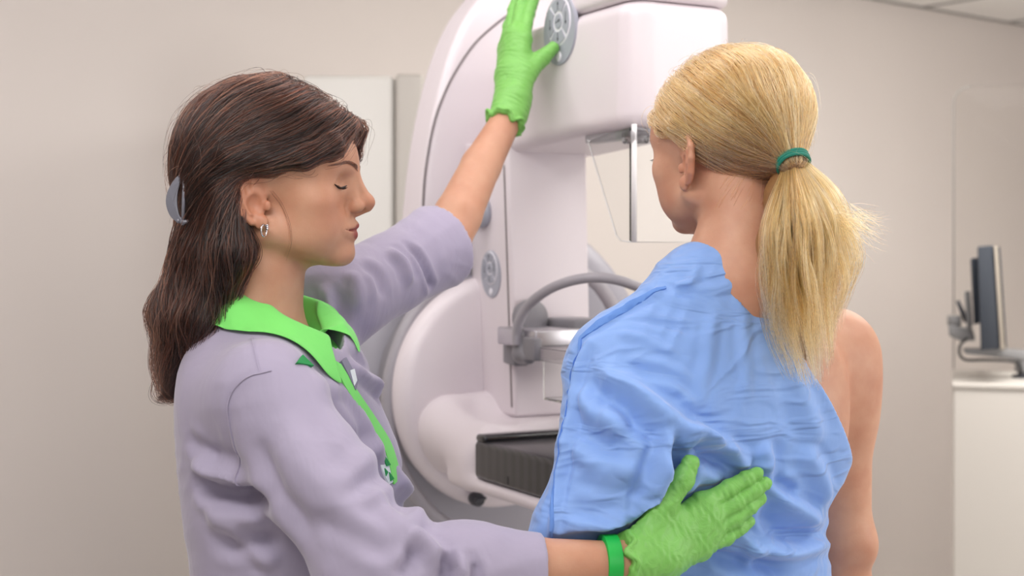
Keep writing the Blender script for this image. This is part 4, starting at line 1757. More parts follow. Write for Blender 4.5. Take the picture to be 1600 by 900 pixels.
def eyes(H, parent, mat_brow):
    for s in (-1, 1):
        # lid line and lashes
        yz = np.array([(20.5, 20.2), (25, 18.2), (30, 17.0), (36, 17.2), (41, 18.4), (46, 20.8)])
        path = smooth_path(on_head_front(H, s * yz[:, 0], yz[:, 1], head_mm, 0.25), 6)
        bm = bmesh.new()
        r = 0.0012 * np.sin(np.linspace(0.25, 2.9, len(path))) + 0.0003
        add_tube(bm, path, r, 6)
        for i in range(4, len(path), 1):
            t = i / len(path)
            a = path[i]
            out = H.R @ unit((0.95, s * (t - 0.25) * 0.9, -0.42))
            L = 0.004 + 0.0045 * t
            add_tube(bm, [a, a + out * L * 0.6, a + out * L + np.array([0, 0, 0.0010])], [0.00028, 0.0002, 0.00006], 4)
        from_bm('eyelashes', bm, M['lash'], parent)
        # eyebrow hairs
        n = 320
        t = RNG.uniform(0, 1, n)
        yy = 6.5 + t * 45
        zz = 40.6 + 6.6 * np.sin(np.minimum(t * 1.35, 1.0) * math.pi * 0.62) - 8.0 * np.maximum(0, t - 0.62) + RNG.uniform(-1, 1, n) * (3.3 - 2.4 * t)
        cols = []
        for j in range(5):
            u_ = j / 4
            cols.append(on_head_front(H, s * (yy + u_ * 6.5), zz + u_ * (2.2 - 4.0 * t), head_mm, 0.2 + 0.9 * u_))
        hair_curves('eyebrow', np.stack(cols, 1), [5] * n, 0.00022, mat_brow, parent)


eyes(NH, nurse, M['brow'])

# ---- lavender coat
N_COAT = [(0.70, 0.0, 0, 0.155, 0.215), (0.85, 0.0, 0, 0.145, 0.205), (0.98, 0.004, 0, 0.116, 0.165), (1.06, 0.006, 0, 0.106, 0.148), (1.15, 0.000, 0, 0.114, 0.158),
          (1.24, -0.008, 0, 0.113, 0.165), (1.31, -0.016, 0, 0.102, 0.165), (1.355, -0.02, 0, 0.088, 0.125), (1.385, -0.02, 0, 0.058, 0.074), (1.405, -0.02, 0, 0.045, 0.05)]
cuffN = P(846, 890, 1.535)
fCe = P(708, 372, 2.085)


def f_coat0(p):
    q = NB.loc(p)
    d = loft(q, N_COAT)
    qa = q.copy()
    qa[:, 1] = np.abs(qa[:, 1])
    d = smin(d, sd_ell(qa, (0.044, 0.070, 1.16), (0.06, 0.06, 0.07)), 0.07)
    # near sleeve
    m1 = nS + (nE - nS) * 0.5
    s = chain(p, [nS, m1, nE], [0.062, 0.0555, 0.056], 0.03)
    mid = nE + (cuffN - nE) * 0.55
    s = smin(s, chain(p, [nE, mid, cuffN], [0.060, 0.050, 0.0395], 0.02), 0.035)
    u = unit(cuffN - mid)
    s = np.maximum(s, (p - cuffN) @ u)
    s = smax(s, -(sd_cap(p, mid, cuffN + u * 0.05, 0.043, 0.0325)), 0.002) if False else s
    inner = sd_cap(p, cuffN - u * 0.02, cuffN + u * 0.05, 0.0305, 0.0305)
    s = np.maximum(s, -inner)
    kk = 0.014 + 0.034 * np.clip(1.15 - np.linalg.norm(p - nS, axis=1) / 0.17, 0, 1)
    d = smin(d, s, kk)
    # raised far sleeve, folded back at the elbow
    m2 = P(606, 430, 1.975)
    s2 = chain(p, [fS, m2, fCe], [0.066, 0.053, 0.066], 0.02)
    u2 = unit(np.array(P(745, 352, 2.12)) - m2)
    cut = (p - fCe) @ u2 + 0.030
    s2 = np.maximum(s2, cut)
    inner2 = sd_cap(p, fCe - u2 * 0.07, fCe + u2 * 0.08, 0.052, 0.057)
    s2 = np.maximum(s2, -inner2)
    d = smin(d, s2, 0.05)
    # neck opening, with a V down to the first button
    nk = sd_cap(p, NB.w(-0.02, 0, 1.36), NB.w(-0.015, 0, 1.60), 0.058, 0.07)
    d = smax(d, -nk, 0.006)
    return d


def f_coat(p):
    d = f_coat0(p)
    q = NB.loc(p)
    zc = 1.352 - (q[:, 0] + 0.015) * 0.55
    ring = np.hypot((q[:, 0] + 0.014) / np.where(q[:, 0] > -0.014, 0.064, 0.069), q[:, 1] / 0.066) - 1.0
    d = smax(d, -np.maximum(ring * 0.064, 1.28 - q[:, 2]), 0.004)
    reg = np.maximum(zc - q[:, 2], np.hypot(q[:, 0] + 0.014, q[:, 1]) - 0.083 + 0.008 * np.clip(q[:, 1] / 0.04, 0, 1))
    d = smax(d, -reg, 0.006)
    return d


xs = axis_pts(-0.56, 0.10, 0.0042)
ys = axis_pts(1.38, 2.22, 0.0042)
zs = np.concatenate([axis_pts(0.68, 0.98, 0.012), axis_pts(0.984, 1.56, 0.0042)])
V, F = polygonize(f_coat, xs, ys, zs)
V = relax(f_coat, V, 2)
folds = [
    # near sleeve: long drags from the shoulder, elbow bunching
    ([(470, 585), (530, 620), (575, 680), (610, 750)], 0.016, 0.005),
    ([(520, 610), (555, 650), (575, 700)], 0.011, -0.005),
    ([(540, 560), (590, 610), (615, 660)], 0.009, 0.006),
    ([(440, 640), (470, 720), (540, 800), (600, 850)], 0.020, 0.006),
    ([(400, 680), (430, 770), (500, 850)], 0.014, -0.005),
    ([(610, 720), (640, 780), (655, 830)], 0.012, 0.006),
    ([(640, 830), (665, 850), (690, 880)], 0.010, 0.008),
    ([(655, 850), (640, 880), (620, 905)], 0.008, -0.006),
    ([(690, 860), (700, 885), (690, 910)], 0.008, -0.008),
    ([(712, 868), (722, 890), (716, 915)], 0.007, 0.006),
    ([(740, 878), (744, 895), (740, 915)], 0.006, -0.004),
    ([(560, 760), (610, 800), (650, 850)], 0.013, 0.005),
    ([(480, 800), (560, 840), (620, 870)], 0.011, -0.004),
    ([(600, 690), (560, 730), (520, 770)], 0.012, 0.0035),
    ([(640, 760), (590, 770), (540, 800)], 0.010, 0.003),
    # armhole seam
    ([(420, 585), (375, 605), (357, 650), (362, 700), (385, 770)], 0.008, -0.0012),
    # back and waist
    ([(300, 745), (330, 765), (380, 770), (430, 790)], 0.012, -0.010),
    ([(300, 715), (340, 740), (400, 750)], 0.014, 0.008),
    ([(320, 800), (370, 815), (420, 800)], 0.014, 0.007),
    ([(320, 850), (390, 850), (440, 830)], 0.012, -0.005),
    ([(290, 680), (320, 710), (350, 720)], 0.010, -0.004),
    ([(350, 830), (400, 860), (430, 890)], 0.010, 0.005),
    # far sleeve
    ([(560, 410), (590, 430), (600, 470)], 0.010, -0.004),
    ([(545, 420), (560, 450), (555, 490)], 0.010, 0.004),
    ([(600, 390), (630, 410), (640, 450)], 0.010, 0.006),
    ([(625, 372), (655, 400), (672, 440), (676, 455)], 0.006, -0.006),
    ([(520, 440), (535, 480), (530, 505)], 0.010, -0.002),
    ([(505, 440), (515, 480), (520, 520)], 0.008, 0.004),
    # far front panel
    ([(540, 520), (575, 580), (600, 640)], 0.010, 0.003),
]
V0c = V.copy()
Nn = normals(V, F)
V = V + Nn * 1.6 * fold_offsets(V, f_coat, folds)[:, None]
gm = np.hypot(*(NB.loc(V)[:, :2] + np.array([0.014, 0])).T) > 0.10
V = V + Nn * (np.clip(0.003 - chunk(f_nurse_body, V), 0, 0.008) * gm)[:, None]
V = V + Nn * micro(V, 0.0006, 55)[:, None]
V = lap_smooth(V, F, 1, 0.4)
coat = mk('coat', V, F, M['coat'], nurse)

ribbon_on('armhole_seam', f_coat, [(424, 578), (385, 588), (360, 612), (353, 645), (360, 690), (378, 740), (400, 785)], [(424, 580), (387, 590), (362, 613), (355, 645), (362, 689), (380, 739), (402, 784)], 0.0016, M['coat'], coat, 10, 1, 'stitched armhole seam', (V0c, V))
ribbon_on('shoulder_seam', f_coat, [(393, 528), (399, 555), (405, 582)], [(395, 528), (401, 555), (407, 582)], 0.0014, M['coat'], coat, 10, 1, None, (V0c, V))

# green shirt collar
ph_ = np.linspace(math.radians(-164), math.radians(164), 61)      # measured from the back
rows = []


def collar_pts(t):
    out = []
    for a in ph_:
        f = a + math.pi
        cf = -math.cos(a)                                            # +1 at the front
        h = ((1 - cf) / 2) ** 0.62
        x0 = -0.014 + (0.062 if cf > 0 else 0.067) * cf
        y0 = -0.064 * math.sin(a)
        z0 = 1.340 + 0.090 * h
        fr = max(0.0, (cf - 0.55) / 0.45)
        x1 = -0.016 + (0.082 + 0.006 * fr) * cf
        y1 = -0.104 * math.sin(a) * (1 - 0.1 * fr) - (0.012 * fr * np.sign(math.sin(a)))
        z1 = z0 - 0.044 - 0.012 * fr
        if math.sin(a) < 0:                                          # the far wing lies flatter and shorter
            k_ = 1 - 0.52 * min(1.0, max(0.0, cf + 0.25))
            x1, y1, z1 = x0 + (x1 - x0) * k_, y0 + (y1 - y0) * k_, z0 + (z1 - z0) * k_
        if t < 0:   # stand, going down inside
            s = -t
            p = (x0 - 0.006 * s * cf, y0 * (1 - 0.06 * s), z0 - 0.035 * s)
        else:
            b = math.sin(t * math.pi) * 0.010
            e = unit((x1 - x0, y1 - y0, 0.001))
            p = (x0 + (x1 - x0) * t + e[0] * b, y0 + (y1 - y0) * t + e[1] * b, z0 + (z1 - z0) * t ** 1.3 + b * 0.7)
        out.append(NB.w(*p))
    return np.array(out)


ts = [-1, -0.6, -0.25, 0.0, 0.12, 0.3, 0.5, 0.7, 0.88, 1.0]
G = np.stack([collar_pts(t) for t in ts], 0)
flat = G[3:].reshape(-1, 3)
for _ in range(6):
    d = f_coat0(flat)
    g = grad(f_coat0, flat)
    g /= np.linalg.norm(g, axis=1)[:, None] + 1e-9
    flat = flat + g * np.clip(0.005 - d, 0, 0.01)[:, None]
G[3:] = flat.reshape(G[3:].shape)
nt_, na_ = G.shape[:2]
V = G.reshape(-1, 3)
F = [(i * na_ + j, i * na_ + j + 1, (i + 1) * na_ + j + 1, (i + 1) * na_ + j) for i in range(nt_ - 1) for j in range(na_ - 1)]
collar = mk('collar', V, F, M['green_cloth'], nurse, True, 'bright green shirt collar')
md = collar.modifiers.new('thick', 'SOLIDIFY')
md.thickness = 0.0022
md.offset = 0
md = collar.modifiers.new('sub', 'SUBSURF')
md.levels = md.render_levels = 2

# the shirt seen in the neck opening
def f_shirt(p):
    q = NB.loc(p)
    ring = (np.hypot((q[:, 0] + 0.014) / np.where(q[:, 0] > -0.014, 0.084, 0.074), q[:, 1] / 0.074) - 1.0) * 0.07
    zc = 1.356 - (q[:, 0] + 0.015) * 0.50 + 0.22 * np.clip(q[:, 1], 0, 0.07)
    return smax(smax(ring, q[:, 2] - zc, 0.006), 1.285 - q[:, 2], 0.004)


c_ = NB.w(-0.01, 0, 1.33)
sdf_obj('shirt_front', f_shirt, c_ - 0.09, c_ + np.array([0.09, 0.09, 0.07]), 0.0035, M['green_cloth'], nurse, 'bright green shirt in the neck opening')

# green button strip, printed strip beside it, printed triangles, badge
def f_chest(p):
    """front of the coat without the sleeves"""
    q = NB.loc(p)
    qa = q.copy()
    qa[:, 1] = np.abs(qa[:, 1])
    d = loft(q, N_COAT)
    return smin(d, sd_ell(qa, (0.044, 0.070, 1.16), (0.06, 0.06, 0.07)), 0.07)


ribbon_on('button_strip', f_chest, [(513, 560), (540, 610), (570, 655), (597, 700), (613, 757)], [(530, 570), (556, 612), (585, 655), (609, 695), (624, 745)], 0.003, M['green_cloth'], nurse, label='bright green front strip')
ribbon_on('printed_strip', f_chest, [(586, 708), (595, 734), (606, 757)], [(594, 697), (605, 722), (614, 752)], 0.0022, M['printwhite'], nurse, label='pale strip with dark green triangles')
patch_on('printed_triangles', f_chest, [[(589, 702), (600, 716), (607, 727), (601, 729)], [(590, 712), (596, 722), (588, 716)], [(605, 738), (612, 748), (607, 752)], [(598, 732), (603, 738), (600, 744)]], 0.0036, M['dkgreen'], nurse, 'dark green printed triangles')
patch_on('printed_triangle', f_coat, [[(461, 569), (470, 557), (487, 574)]], 0.0036, M['dkgreen'], nurse, 'dark green printed triangle below the collar')
patch_on('name_badge', f_chest, [[(530, 566), (537, 560), (556, 595), (552, 611), (541, 588)]], 0.004, M['tagplastic'], nurse, 'grey badge clipped to the far front panel')
patch_on('badge_window', f_chest, [[(543, 580), (549, 578), (553, 596), (549, 604)]], 0.0046, M['printwhite'], nurse)

# ---- gloves
def glove(name, wrist, fingers, thumb, rf, arm_a, arm_b, rc, lo, hi, h, label):
    ax = unit(np.asarray(arm_b) - np.asarray(arm_a))
    cuff = np.asarray(arm_b) - ax * 0.004

    def f(p):
        d = hand_sd(p, wrist, fingers, thumb, rf, 0.0006)
        c = sd_cap(p, cuff, (wrist[0] + wrist[1]) / 2 + ax * 0.02, rc + 0.003, rc)
        d = smin(d, c, 0.014)
        # rolled, wavy rim
        q = p - cuff
        al = q @ ax
        r_ = q - al[:, None] * ax
        rad = np.linalg.norm(r_, axis=1)
        e1 = unit(np.cross(ax, (0.1, 0.3, 1)))
        e2 = np.cross(ax, e1)
        ang = np.arctan2(r_ @ e2, r_ @ e1)
        wob = 0.0022 * np.sin(ang * 5) + 0.0014 * np.sin(ang * 9 + 1)
        rim = np.sqrt((rad - rc - 0.0045 - wob) ** 2 + (al - 0.001 - wob * 1.5) ** 2) - 0.0024
        d = smin(d, rim, 0.005)
        return np.maximum(d, -al - 0.004 + wob * 1.5)
    V, F = polygonize(f, np.arange(lo[0], hi[0], h), np.arange(lo[1], hi[1], h), np.arange(lo[2], hi[2], h))
    V = relax(f, V, 2, h)
    # creases of the thin rubber: fine rings across the fingers, drags over the palm
    Nn = normals(V, F)
    q = (V - cuff) @ ax
    sw = np.sin(q * 520 + 2.2 * np.sin(V[:, 0] * 130 + V[:, 2] * 170)) * np.sin(V[:, 2] * 210 + 1.7 * np.sin(q * 90))
    V = V + Nn * (0.00055 * sw)[:, None]
    return mk(name, V, F, M['glove'], nurse, True, label)


a = np.array([P(x, y, d) for x, y, d in ((960, 900, 1.5), (1215, 700, 1.63), (960, 700, 1.5), (1215, 900, 1.63))])
glove('glove', h1_w, h1_f, h1_t, h1_rf, nE, P(984, 876, 1.556), 0.0262, a.min(0) - 0.03, a.max(0) + 0.03, 0.0017, 'green glove resting on the blue gown')
a = np.array(h2_f).reshape(-1, 3)
a = np.concatenate([a, np.array(h2_t), [fW]])
glove('glove', h2_w, h2_f, h2_t, h2_rf, fE, fW, 0.0262, a.min(0) - 0.04, a.max(0) + 0.03, 0.0018, 'green glove raised against the tube head')

# wristband
ax = unit(nW - nE)
wb = P(952, 878, 1.556)
bm = lathe_bm([(0.0285, -0.0085), (0.0300, -0.0078), (0.0300, 0.0078), (0.0285, 0.0085)], wb, ax, 48)
from_bm('wristband', bm, M['band'], nurse, label='bright green silicone band')

# earring
eo = on_head(NH, -1, 7, -29, head_mm, 2.0)
ring = [eo + np.array([0.0024 * math.cos(t), 0.0045 * math.cos(t) - 0.002, 0.0070 * math.sin(t) - 0.005]) for t in np.linspace(0, 2 * math.pi, 24, endpoint=False)]
V, F = tube_geo(ring, 0.0010, 8, closed=True)
ea = mk('earring', V, F, M['chrome'], nurse, label='small silver hoop')
bm = bmesh.new()
for k in range(3):
    bmesh.ops.create_icosphere(bm, subdivisions=2, radius=0.0016, matrix=Matrix.Translation(tuple(eo + np.array([0.004, -0.002, -0.001 + 0.002 * k - 0.002]))))
from_bm('stones', bm, M['chrome'], ea)

# trousers and shoes
def f_tr(p):
    d = legs_sd(p, NB, 0.014, False)
    d = smin(d, loft(NB.loc(p), [(0.78, 0, 0, 0.12, 0.175), (0.95, 0, 0, 0.112, 0.165), (1.0, 0, 0, 0.105, 0.15)]), 0.05)
    return np.maximum(d, 0.075 - p[:, 2])


sdf_obj('trousers', f_tr, NB.o + np.array([-0.26, -0.26, 0.05]), NB.o + np.array([0.26, 0.26, 1.02]), 0.011, M['trousers_n'], nurse)
shoes(NB, nurse)
# ---- dark hair, half pulled back into a claw clip
def f_hair_n(p):
    q = NH.loc(p) * 1000.0
    qa = q.copy()
    qa[:, 1] = np.abs(qa[:, 1])
    d = sd_ell(q, (-8, 0, 62), (104, 85, 95))
    d = smin(d, sd_ell(q, (-58, 0, 45), (52, 70, 70)), 40)
    d = smin(d, sd_ell(q, (60, 0, 88), (42, 58, 30)), 25)
    # hairline: clears the face, sweeps over the top of the ear
    zb = np.maximum(31, 80 - (104 - q[:, 0]) * 0.578)
    pl = (zb - q[:, 2]) * 0.87 - 10 * np.clip(1 - np.abs(q[:, 1]) / 40, 0, 1)
    back = q[:, 0] + 33 - 0.10 * (q[:, 2])
    d = smax(d, smin(pl, back, 12), 8)
    # fringe lock over the temple
    lk = chain(qa, [(95, 30, 92), (84, 58, 66), (52, 71, 52), (10, 76, 50), (-30, 78, 50)], [16, 14, 13, 13, 16], 8)
    d = smin(d, lk, 10)
    # hanging length
    h = None
    for y, x0, x1, r in ((-62, -50, -58, 25), (-40, -62, -112, 32), (0, -72, -118, 36), (40, -62, -105, 32), (62, -42, -75, 26)):
        c = chain(q, [(x0, y, 25), (x0 + (16 if y < -50 else -8), y * 1.12, -60), ((x0 + x1) / 2 - 12, y * 1.15, -135), (x1 - 2, y * 1.0, -225)], [r, r * 1.0, r * 0.95, r * 0.42], 15)
        h = c if h is None else smin(h, c, 22)
    d = smin(d, h, 22)
    return d / 1000.0


lo, hi = NH.w(-0.21, 0, 0)[0], NH.w(0.14, 0, 0)[0]
V, F = polygonize(f_hair_n, axis_pts(lo, hi, 0.0032), axis_pts(NH.o[1] - 0.14, NH.o[1] + 0.14, 0.0032), axis_pts(NH.o[2] - 0.28, NH.o[2] + 0.18, 0.0032))
f_in = lambda p: f_hair_n(p) + 0.004
V = relax(f_in, V, 4, 0.003)
hair_n = mk('hair', V, F, M['cap_dark'], nurse, True, 'long dark brown hair, half pulled back')


def guides_of(f, H, pix, mirror=True):
    out = []
    for g in pix:
        q = smooth_path([np.array([x, y, 0.0]) for x, y in g], 5)
        W = ray_hit(f, q[:, 0], q[:, 1])
        out.append(W)
        if mirror:
            L = H.loc(W)
            L[:, 1] *= -1
            out.append(H.o + L @ H.R.T)
    return out


GP = [
    [(556, 212), (530, 240), (480, 265), (420, 276), (350, 292), (292, 318)],
    [(548, 185), (500, 222), (430, 250), (350, 275), (288, 312)],
    [(520, 158), (450, 195), (370, 235), (305, 275), (284, 308)],
    [(480, 132), (400, 160), (335, 205), (297, 260), (282, 305)],
    [(430, 114), (355, 135), (308, 188), (289, 250), (280, 300)],
    [(292, 325), (270, 400), (252, 480), (262, 560), (262, 630)],
    [(330, 320), (322, 420), (300, 520), (275, 630)],
    [(372, 330), (392, 420), (372, 500), (330, 580), (300, 640)],
    [(350, 310), (352, 420), (335, 520), (290, 630)],
]
GN = guides_of(f_hair_n, NH, GP)


def keep_top(p):
    q = NH.loc(p) * 1000
    return (q[:, 2] > 28) & (q[:, 1] < 60)


lo3 = NH.o + np.array([-0.16, -0.12, -0.26])
hi3 = NH.o + np.array([0.13, 0.12, 0.17])
r1 = sample_surface(f_hair_n, lo3, hi3, 6500, keep_top)
lk_ = NH.loc(r1) * 1000
off = RNG.uniform(-0.004, 0.0018, len(r1)) + 0.0022 * np.sin(0.16 * lk_[:, 2] + 0.07 * lk_[:, 0] + 2 * np.sin(0.03 * lk_[:, 0])) * np.sin(0.05 * lk_[:, 2] + 1)
s1 = strands(r1, f_hair_n, GN, 0.0065, 46, off, 0.10, 0.022, 0.0, 1.0, 45)
s1 = clump(s1, 240, 0.45, 0.0008)
len1 = RNG.integers(14, 47, len(r1))
hair_curves('top_strands', s1, len1, 0.00027, M['hair_dark'], hair_n)


def keep_low(p):
    q = NH.loc(p) * 1000
    return (q[:, 2] < 34) & (q[:, 2] > -60) & (q[:, 1] < 75)


r2 = sample_surface(f_hair_n, lo3, hi3, 3600, keep_low)
off = RNG.uniform(-0.010, 0.004, len(r2))
s2 = strands(r2, f_hair_n, GN, 0.0075, 40, off, 0.20, 0.022, 0.25, 0.9, 38)
s2 = clump(s2, 90, 0.6, 0.009)
len2 = RNG.integers(20, 41, len(r2))
zmin = NH.o[2] - 0.262
for i in range(len(s2)):
    k = np.argmax(s2[i, :, 2] < zmin + RNG.uniform(0, 0.075))
    if k > 4:
        len2[i] = min(len2[i], k)
hair_curves('lower_strands', s2, len2, 0.00027, M['hair_dark'], hair_n)
# loose flyaways
r3 = r1[RNG.integers(0, len(r1), 240)]
s3 = strands(r3, f_hair_n, GN, 0.006, 16, RNG.uniform(0.002, 0.012, 240), 0.5, 0.022, 0.0, 0.7, 30)
hair_curves('flyaways', s3, RNG.integers(8, 17, 240), 0.00013, M['hair_dark'], hair_n)
# fringe wisp in front of the ear and thin loose ends down the coat
wis = []
for k in range(4):
    j = RNG.uniform(-3, 3, 2)
    px = [(425, 300), (440, 320), (452, 350), (455, 380), (447, 404)]
    q = smooth_path([np.array([x + j[0], y + j[1], 0]) for x, y in px], 4)
    wis.append(ray_hit(f_nurse_body, q[:, 0], q[:, 1]) + np.array([0, -0.003, 0]))
wis = np.array(wis)
hair_curves('temple_wisp', wis, [wis.shape[1]] * len(wis), 0.00014, M['hair_dark'], hair_n)

# claw clip
c0 = P(281, 308, 1.70)


def clip_pt(px, py, d):
    return P(px, py, d)


dcl = ray_hit(f_hair_n, 286, 318)[0][1] - 0.007
for dd, nm in ((dcl, 'clip_jaw'), (dcl + 0.06, 'clip_jaw')):
    outer = smooth_path([clip_pt(x, y, dd) for x, y in ((289, 268), (274, 278), (262, 298), (259, 318), (266, 338), (280, 349), (290, 351))], 5)
    inner = smooth_path([clip_pt(x, y, dd) for x, y in ((290, 344), (281, 338), (277, 322), (277, 304), (281, 288), (288, 278))], 5)
    bm = bm_prism(list(outer) + list(inner), (0, 0.004, 0), 0.001, 2)
    from_bm(nm, bm, M['clip'], nurse, label=None)
V, F = tube_geo([P(289, 266, dcl - 0.002), P(287, 310, dcl - 0.002), P(286, 352, dcl - 0.002)], 0.0022, 8)
mk('clip_rod', V, F, M['clip'], nurse)
V, F = tube_geo([P(282, 346, dcl - 0.002), P(290, 347, dcl - 0.002), P(301, 346, dcl - 0.002)], [0.003, 0.003, 0.002], 8)
mk('clip_tooth', V, F, M['clip'], nurse)
V, F = tube_geo([P(279, 345, dcl - 0.002), P(279, 345, dcl + 0.06)], 0.003, 10)
mk('clip_hinge', V, F, M['clip'], nurse)
# ------------------------------------------------------------------ the blond woman in the blue gown, seen from behind
PB = Frame((0.258, 1.765, 0.0), 90 + 27)
PH_A = 90 + 31
po = P(1142, 0, 1.75)
PH = Frame((po[0] - 0.004, 1.75, 1.562), PH_A, 6)
patient = thing('person', 'blond woman with a ponytail in a blue disposable gown, seen from behind', 'person', PB.o)

rS, rE, rW = P(1303, 552, 1.838), P(1316, 838, 1.855), P(1300, 1090, 1.90)
lS, lE, lW = P(966, 588, 1.675), P(918, 850, 1.63), P(905, 1080, 1.72)

P_SKIN = [(0.80, 0, 0, 0.11, 0.165), (0.92, 0, 0, 0.112, 0.168), (1.05, 0, 0, 0.09, 0.128), (1.18, 0.0, 0, 0.10, 0.135), (1.29, -0.004, 0, 0.098, 0.140), (1.36, -0.008, 0, 0.078, 0.120), (1.42, -0.015, 0, 0.055, 0.085)]


def simple_hand(E, W, side):
    ax = unit(W - E)
    lat = unit(np.cross(ax, (0.3, 1, 0.1))) * side
    nrm = np.cross(ax, lat)
    w = (W + lat * 0.012, W - lat * 0.012)
    f = []
    for i, o in enumerate((0.026, 0.009, -0.008, -0.024)):
        L = (0.075, 0.083, 0.077, 0.06)[i]
        m = W + ax * 0.085 + lat * o
        f.append([m, m + ax * L * 0.45 + nrm * 0.006, m + ax * L * 0.75 + nrm * 0.018, m + ax * L * 0.95 + nrm * 0.032])
    t = [W + ax * 0.02 + lat * 0.016, W + ax * 0.05 + lat * 0.038 + nrm * 0.012, W + ax * 0.08 + lat * 0.046 + nrm * 0.022, W + ax * 0.105 + lat * 0.046 + nrm * 0.03]
    return w, f, t


rh = simple_hand(rE, rW, 1)
lh = simple_hand(lE, lW, -1)


def f_patient_body(p):
    q = PH.loc(p) * 1000.0
    d = near_head(q)
    neck = chain(q, [(-14, 0, -25), (-20, 0, -80), (-30, 0, -150)], [50, 48, 56], 10)
    d = smin(d, neck, 18)
    d = smin(d, sd_cap(q, (20, 0, -52), (62, 0, -60), 22, 12), 18)
    d = d / 1000.0
    t = PB.loc(p)
    ta = t.copy()
    ta[:, 1] = np.abs(ta[:, 1])
    tor = loft(t, P_SKIN)
    tor = smin(tor, sd_cap(ta, (-0.035, 0.03, 1.435), (-0.02, 0.135, 1.335), 0.035, 0.036), 0.05)
    # shoulder blade and the hollow of the spine
    tor = smin(tor, sd_ell(ta, (-0.075, 0.085, 1.255), (0.025, 0.05, 0.085)), 0.05)
    d = smin(d, tor, 0.045)
    for S, E, W, g in ((rS, rE, rW, 1.0), (lS, lE, lW, 0.95)):
        arm = chain(p, [S, S + (E - S) * 0.35, E], [0.051, 0.045, 0.037], 0.03)
        # deltoid
        arm = smin(arm, sd_ell(p, S + (E - S) * 0.10 + np.array([0.004, 0, 0]), (0.052, 0.052, 0.075)), 0.03)
        d = smin(d, arm, 0.035)
        mid = E + (W - E) * 0.3
        d = smin(d, chain(p, [E, mid, W], [0.037, 0.038, 0.025], 0.02), 0.02)
    # elbow point of the bare arm
    d = smin(d, sd_ell(p, rE + np.array([0.022, -0.012, -0.012]), (0.016, 0.018, 0.02)), 0.022)
    d = np.minimum(d, legs_sd(p, PB))
    d = smin(d, hand_sd(p, rh[0], rh[1], rh[2], h1_rf, -0.001, fore=rW), 0.006)
    d = smin(d, hand_sd(p, lh[0], lh[1], lh[2], h1_rf, -0.001, fore=lW), 0.006)
    return d


hd = PH.o
xs = axis_pts(-0.14, 0.62, 0.0055, [(hd[0] - 0.13, hd[0] + 0.02)], 0.0017)
ys = axis_pts(1.45, 2.10, 0.0055, [(hd[1] - 0.12, hd[1] + 0.13)], 0.0017)
zs = np.concatenate([axis_pts(-0.01, 0.98, 0.014), axis_pts(0.985, 1.45, 0.0055), axis_pts(1.453, 1.66, 0.0017), axis_pts(1.662, 1.76, 0.005)])
V, F = polygonize(f_patient_body, xs, ys, zs)
V = relax(f_patient_body, V, 2)
body_p = mk('body', V, F, M['skin_p'], patient)
face_masks(body_p, V, PH)
eyes(PH, patient, M['brow'])

# ---- the gown
gA, gB = P(1152, 408, 1.665), P(1302, 640, 1.70)
g_n = unit(np.cross(gB - gA, PB.R[:, 0]))
if g_n[0] < 0:
    g_n = -g_n
P_GOWN = [(0.62, 0.01, 0, 0.165, 0.225), (0.80, 0.0, 0, 0.15, 0.205), (0.94, -0.002, 0, 0.132, 0.18), (1.03, 0.0, 0.000, 0.116, 0.150), (1.12, 0.0, 0.002, 0.118, 0.142), (1.2, 0.0, 0.008, 0.120, 0.128), (1.29, -0.004, 0, 0.120, 0.148), (1.36, -0.010, 0, 0.100, 0.135), (1.42, -0.018, 0, 0.078, 0.105), (1.452, -0.02, 0, 0.066, 0.072)]
cuffP = lE + (lW - lE) * 0.62


def f_gown(p):
    t = PB.loc(p)
    d = loft(t, P_GOWN)
    ta = t.copy()
    ta[:, 1] = np.abs(ta[:, 1])
    d = smin(d, sd_cap(ta, (-0.035, 0.03, 1.425), (-0.02, 0.145, 1.322), 0.043, 0.047), 0.05)
    d = smin(d, sd_ell(ta, (-0.085, 0.085, 1.255), (0.03, 0.06, 0.095)), 0.05)
    # cut from the left side of the neck to under the right arm
    cut = (p - gA) @ g_n
    d = smax(d, cut, 0.004)
    nk = sd_cap(p, PH.w(-0.018, 0, -0.125), PH.w(-0.012, 0, 0.05), 0.058, 0.056)
    d = smax(d, -nk, 0.004)
    # wide sleeve on the left arm, hanging in a loose bag
    s = chain(p, [P(974, 592, 1.68), P(978, 700, 1.64), P(925, 850, 1.615)], [0.070, 0.070, 0.066], 0.04)
    s = smin(s, chain(p, [P(925, 850, 1.615), cuffP], [0.064, 0.046], 0.03), 0.04)
    u = unit(lW - lE)
    s = np.maximum(s, (p - cuffP) @ u)
    d = smin(d, s, 0.06)
    # arm on the bare side stays clear
    arm = sd_cap(p, rS + (rE - rS) * 0.42, rE, 0.047, 0.044)
    d = smax(d, -arm, 0.01)
    # the other woman's hand and forearm press into the cloth
    m = np.linalg.norm(p - P(1050, 830, 1.59), axis=1) < 0.24
    if m.any():
        h = hand_sd(p[m], h1_w, h1_f, h1_t, h1_rf, 0.0028, fore=nW)
        h = np.minimum(h, np.minimum(sd_cap(p[m], nE, cuffN, 0.066, 0.044), sd_cap(p[m], cuffN, nW, 0.035, 0.0335)))
        d[m] = smax(d[m], -h, 0.014)
    return d


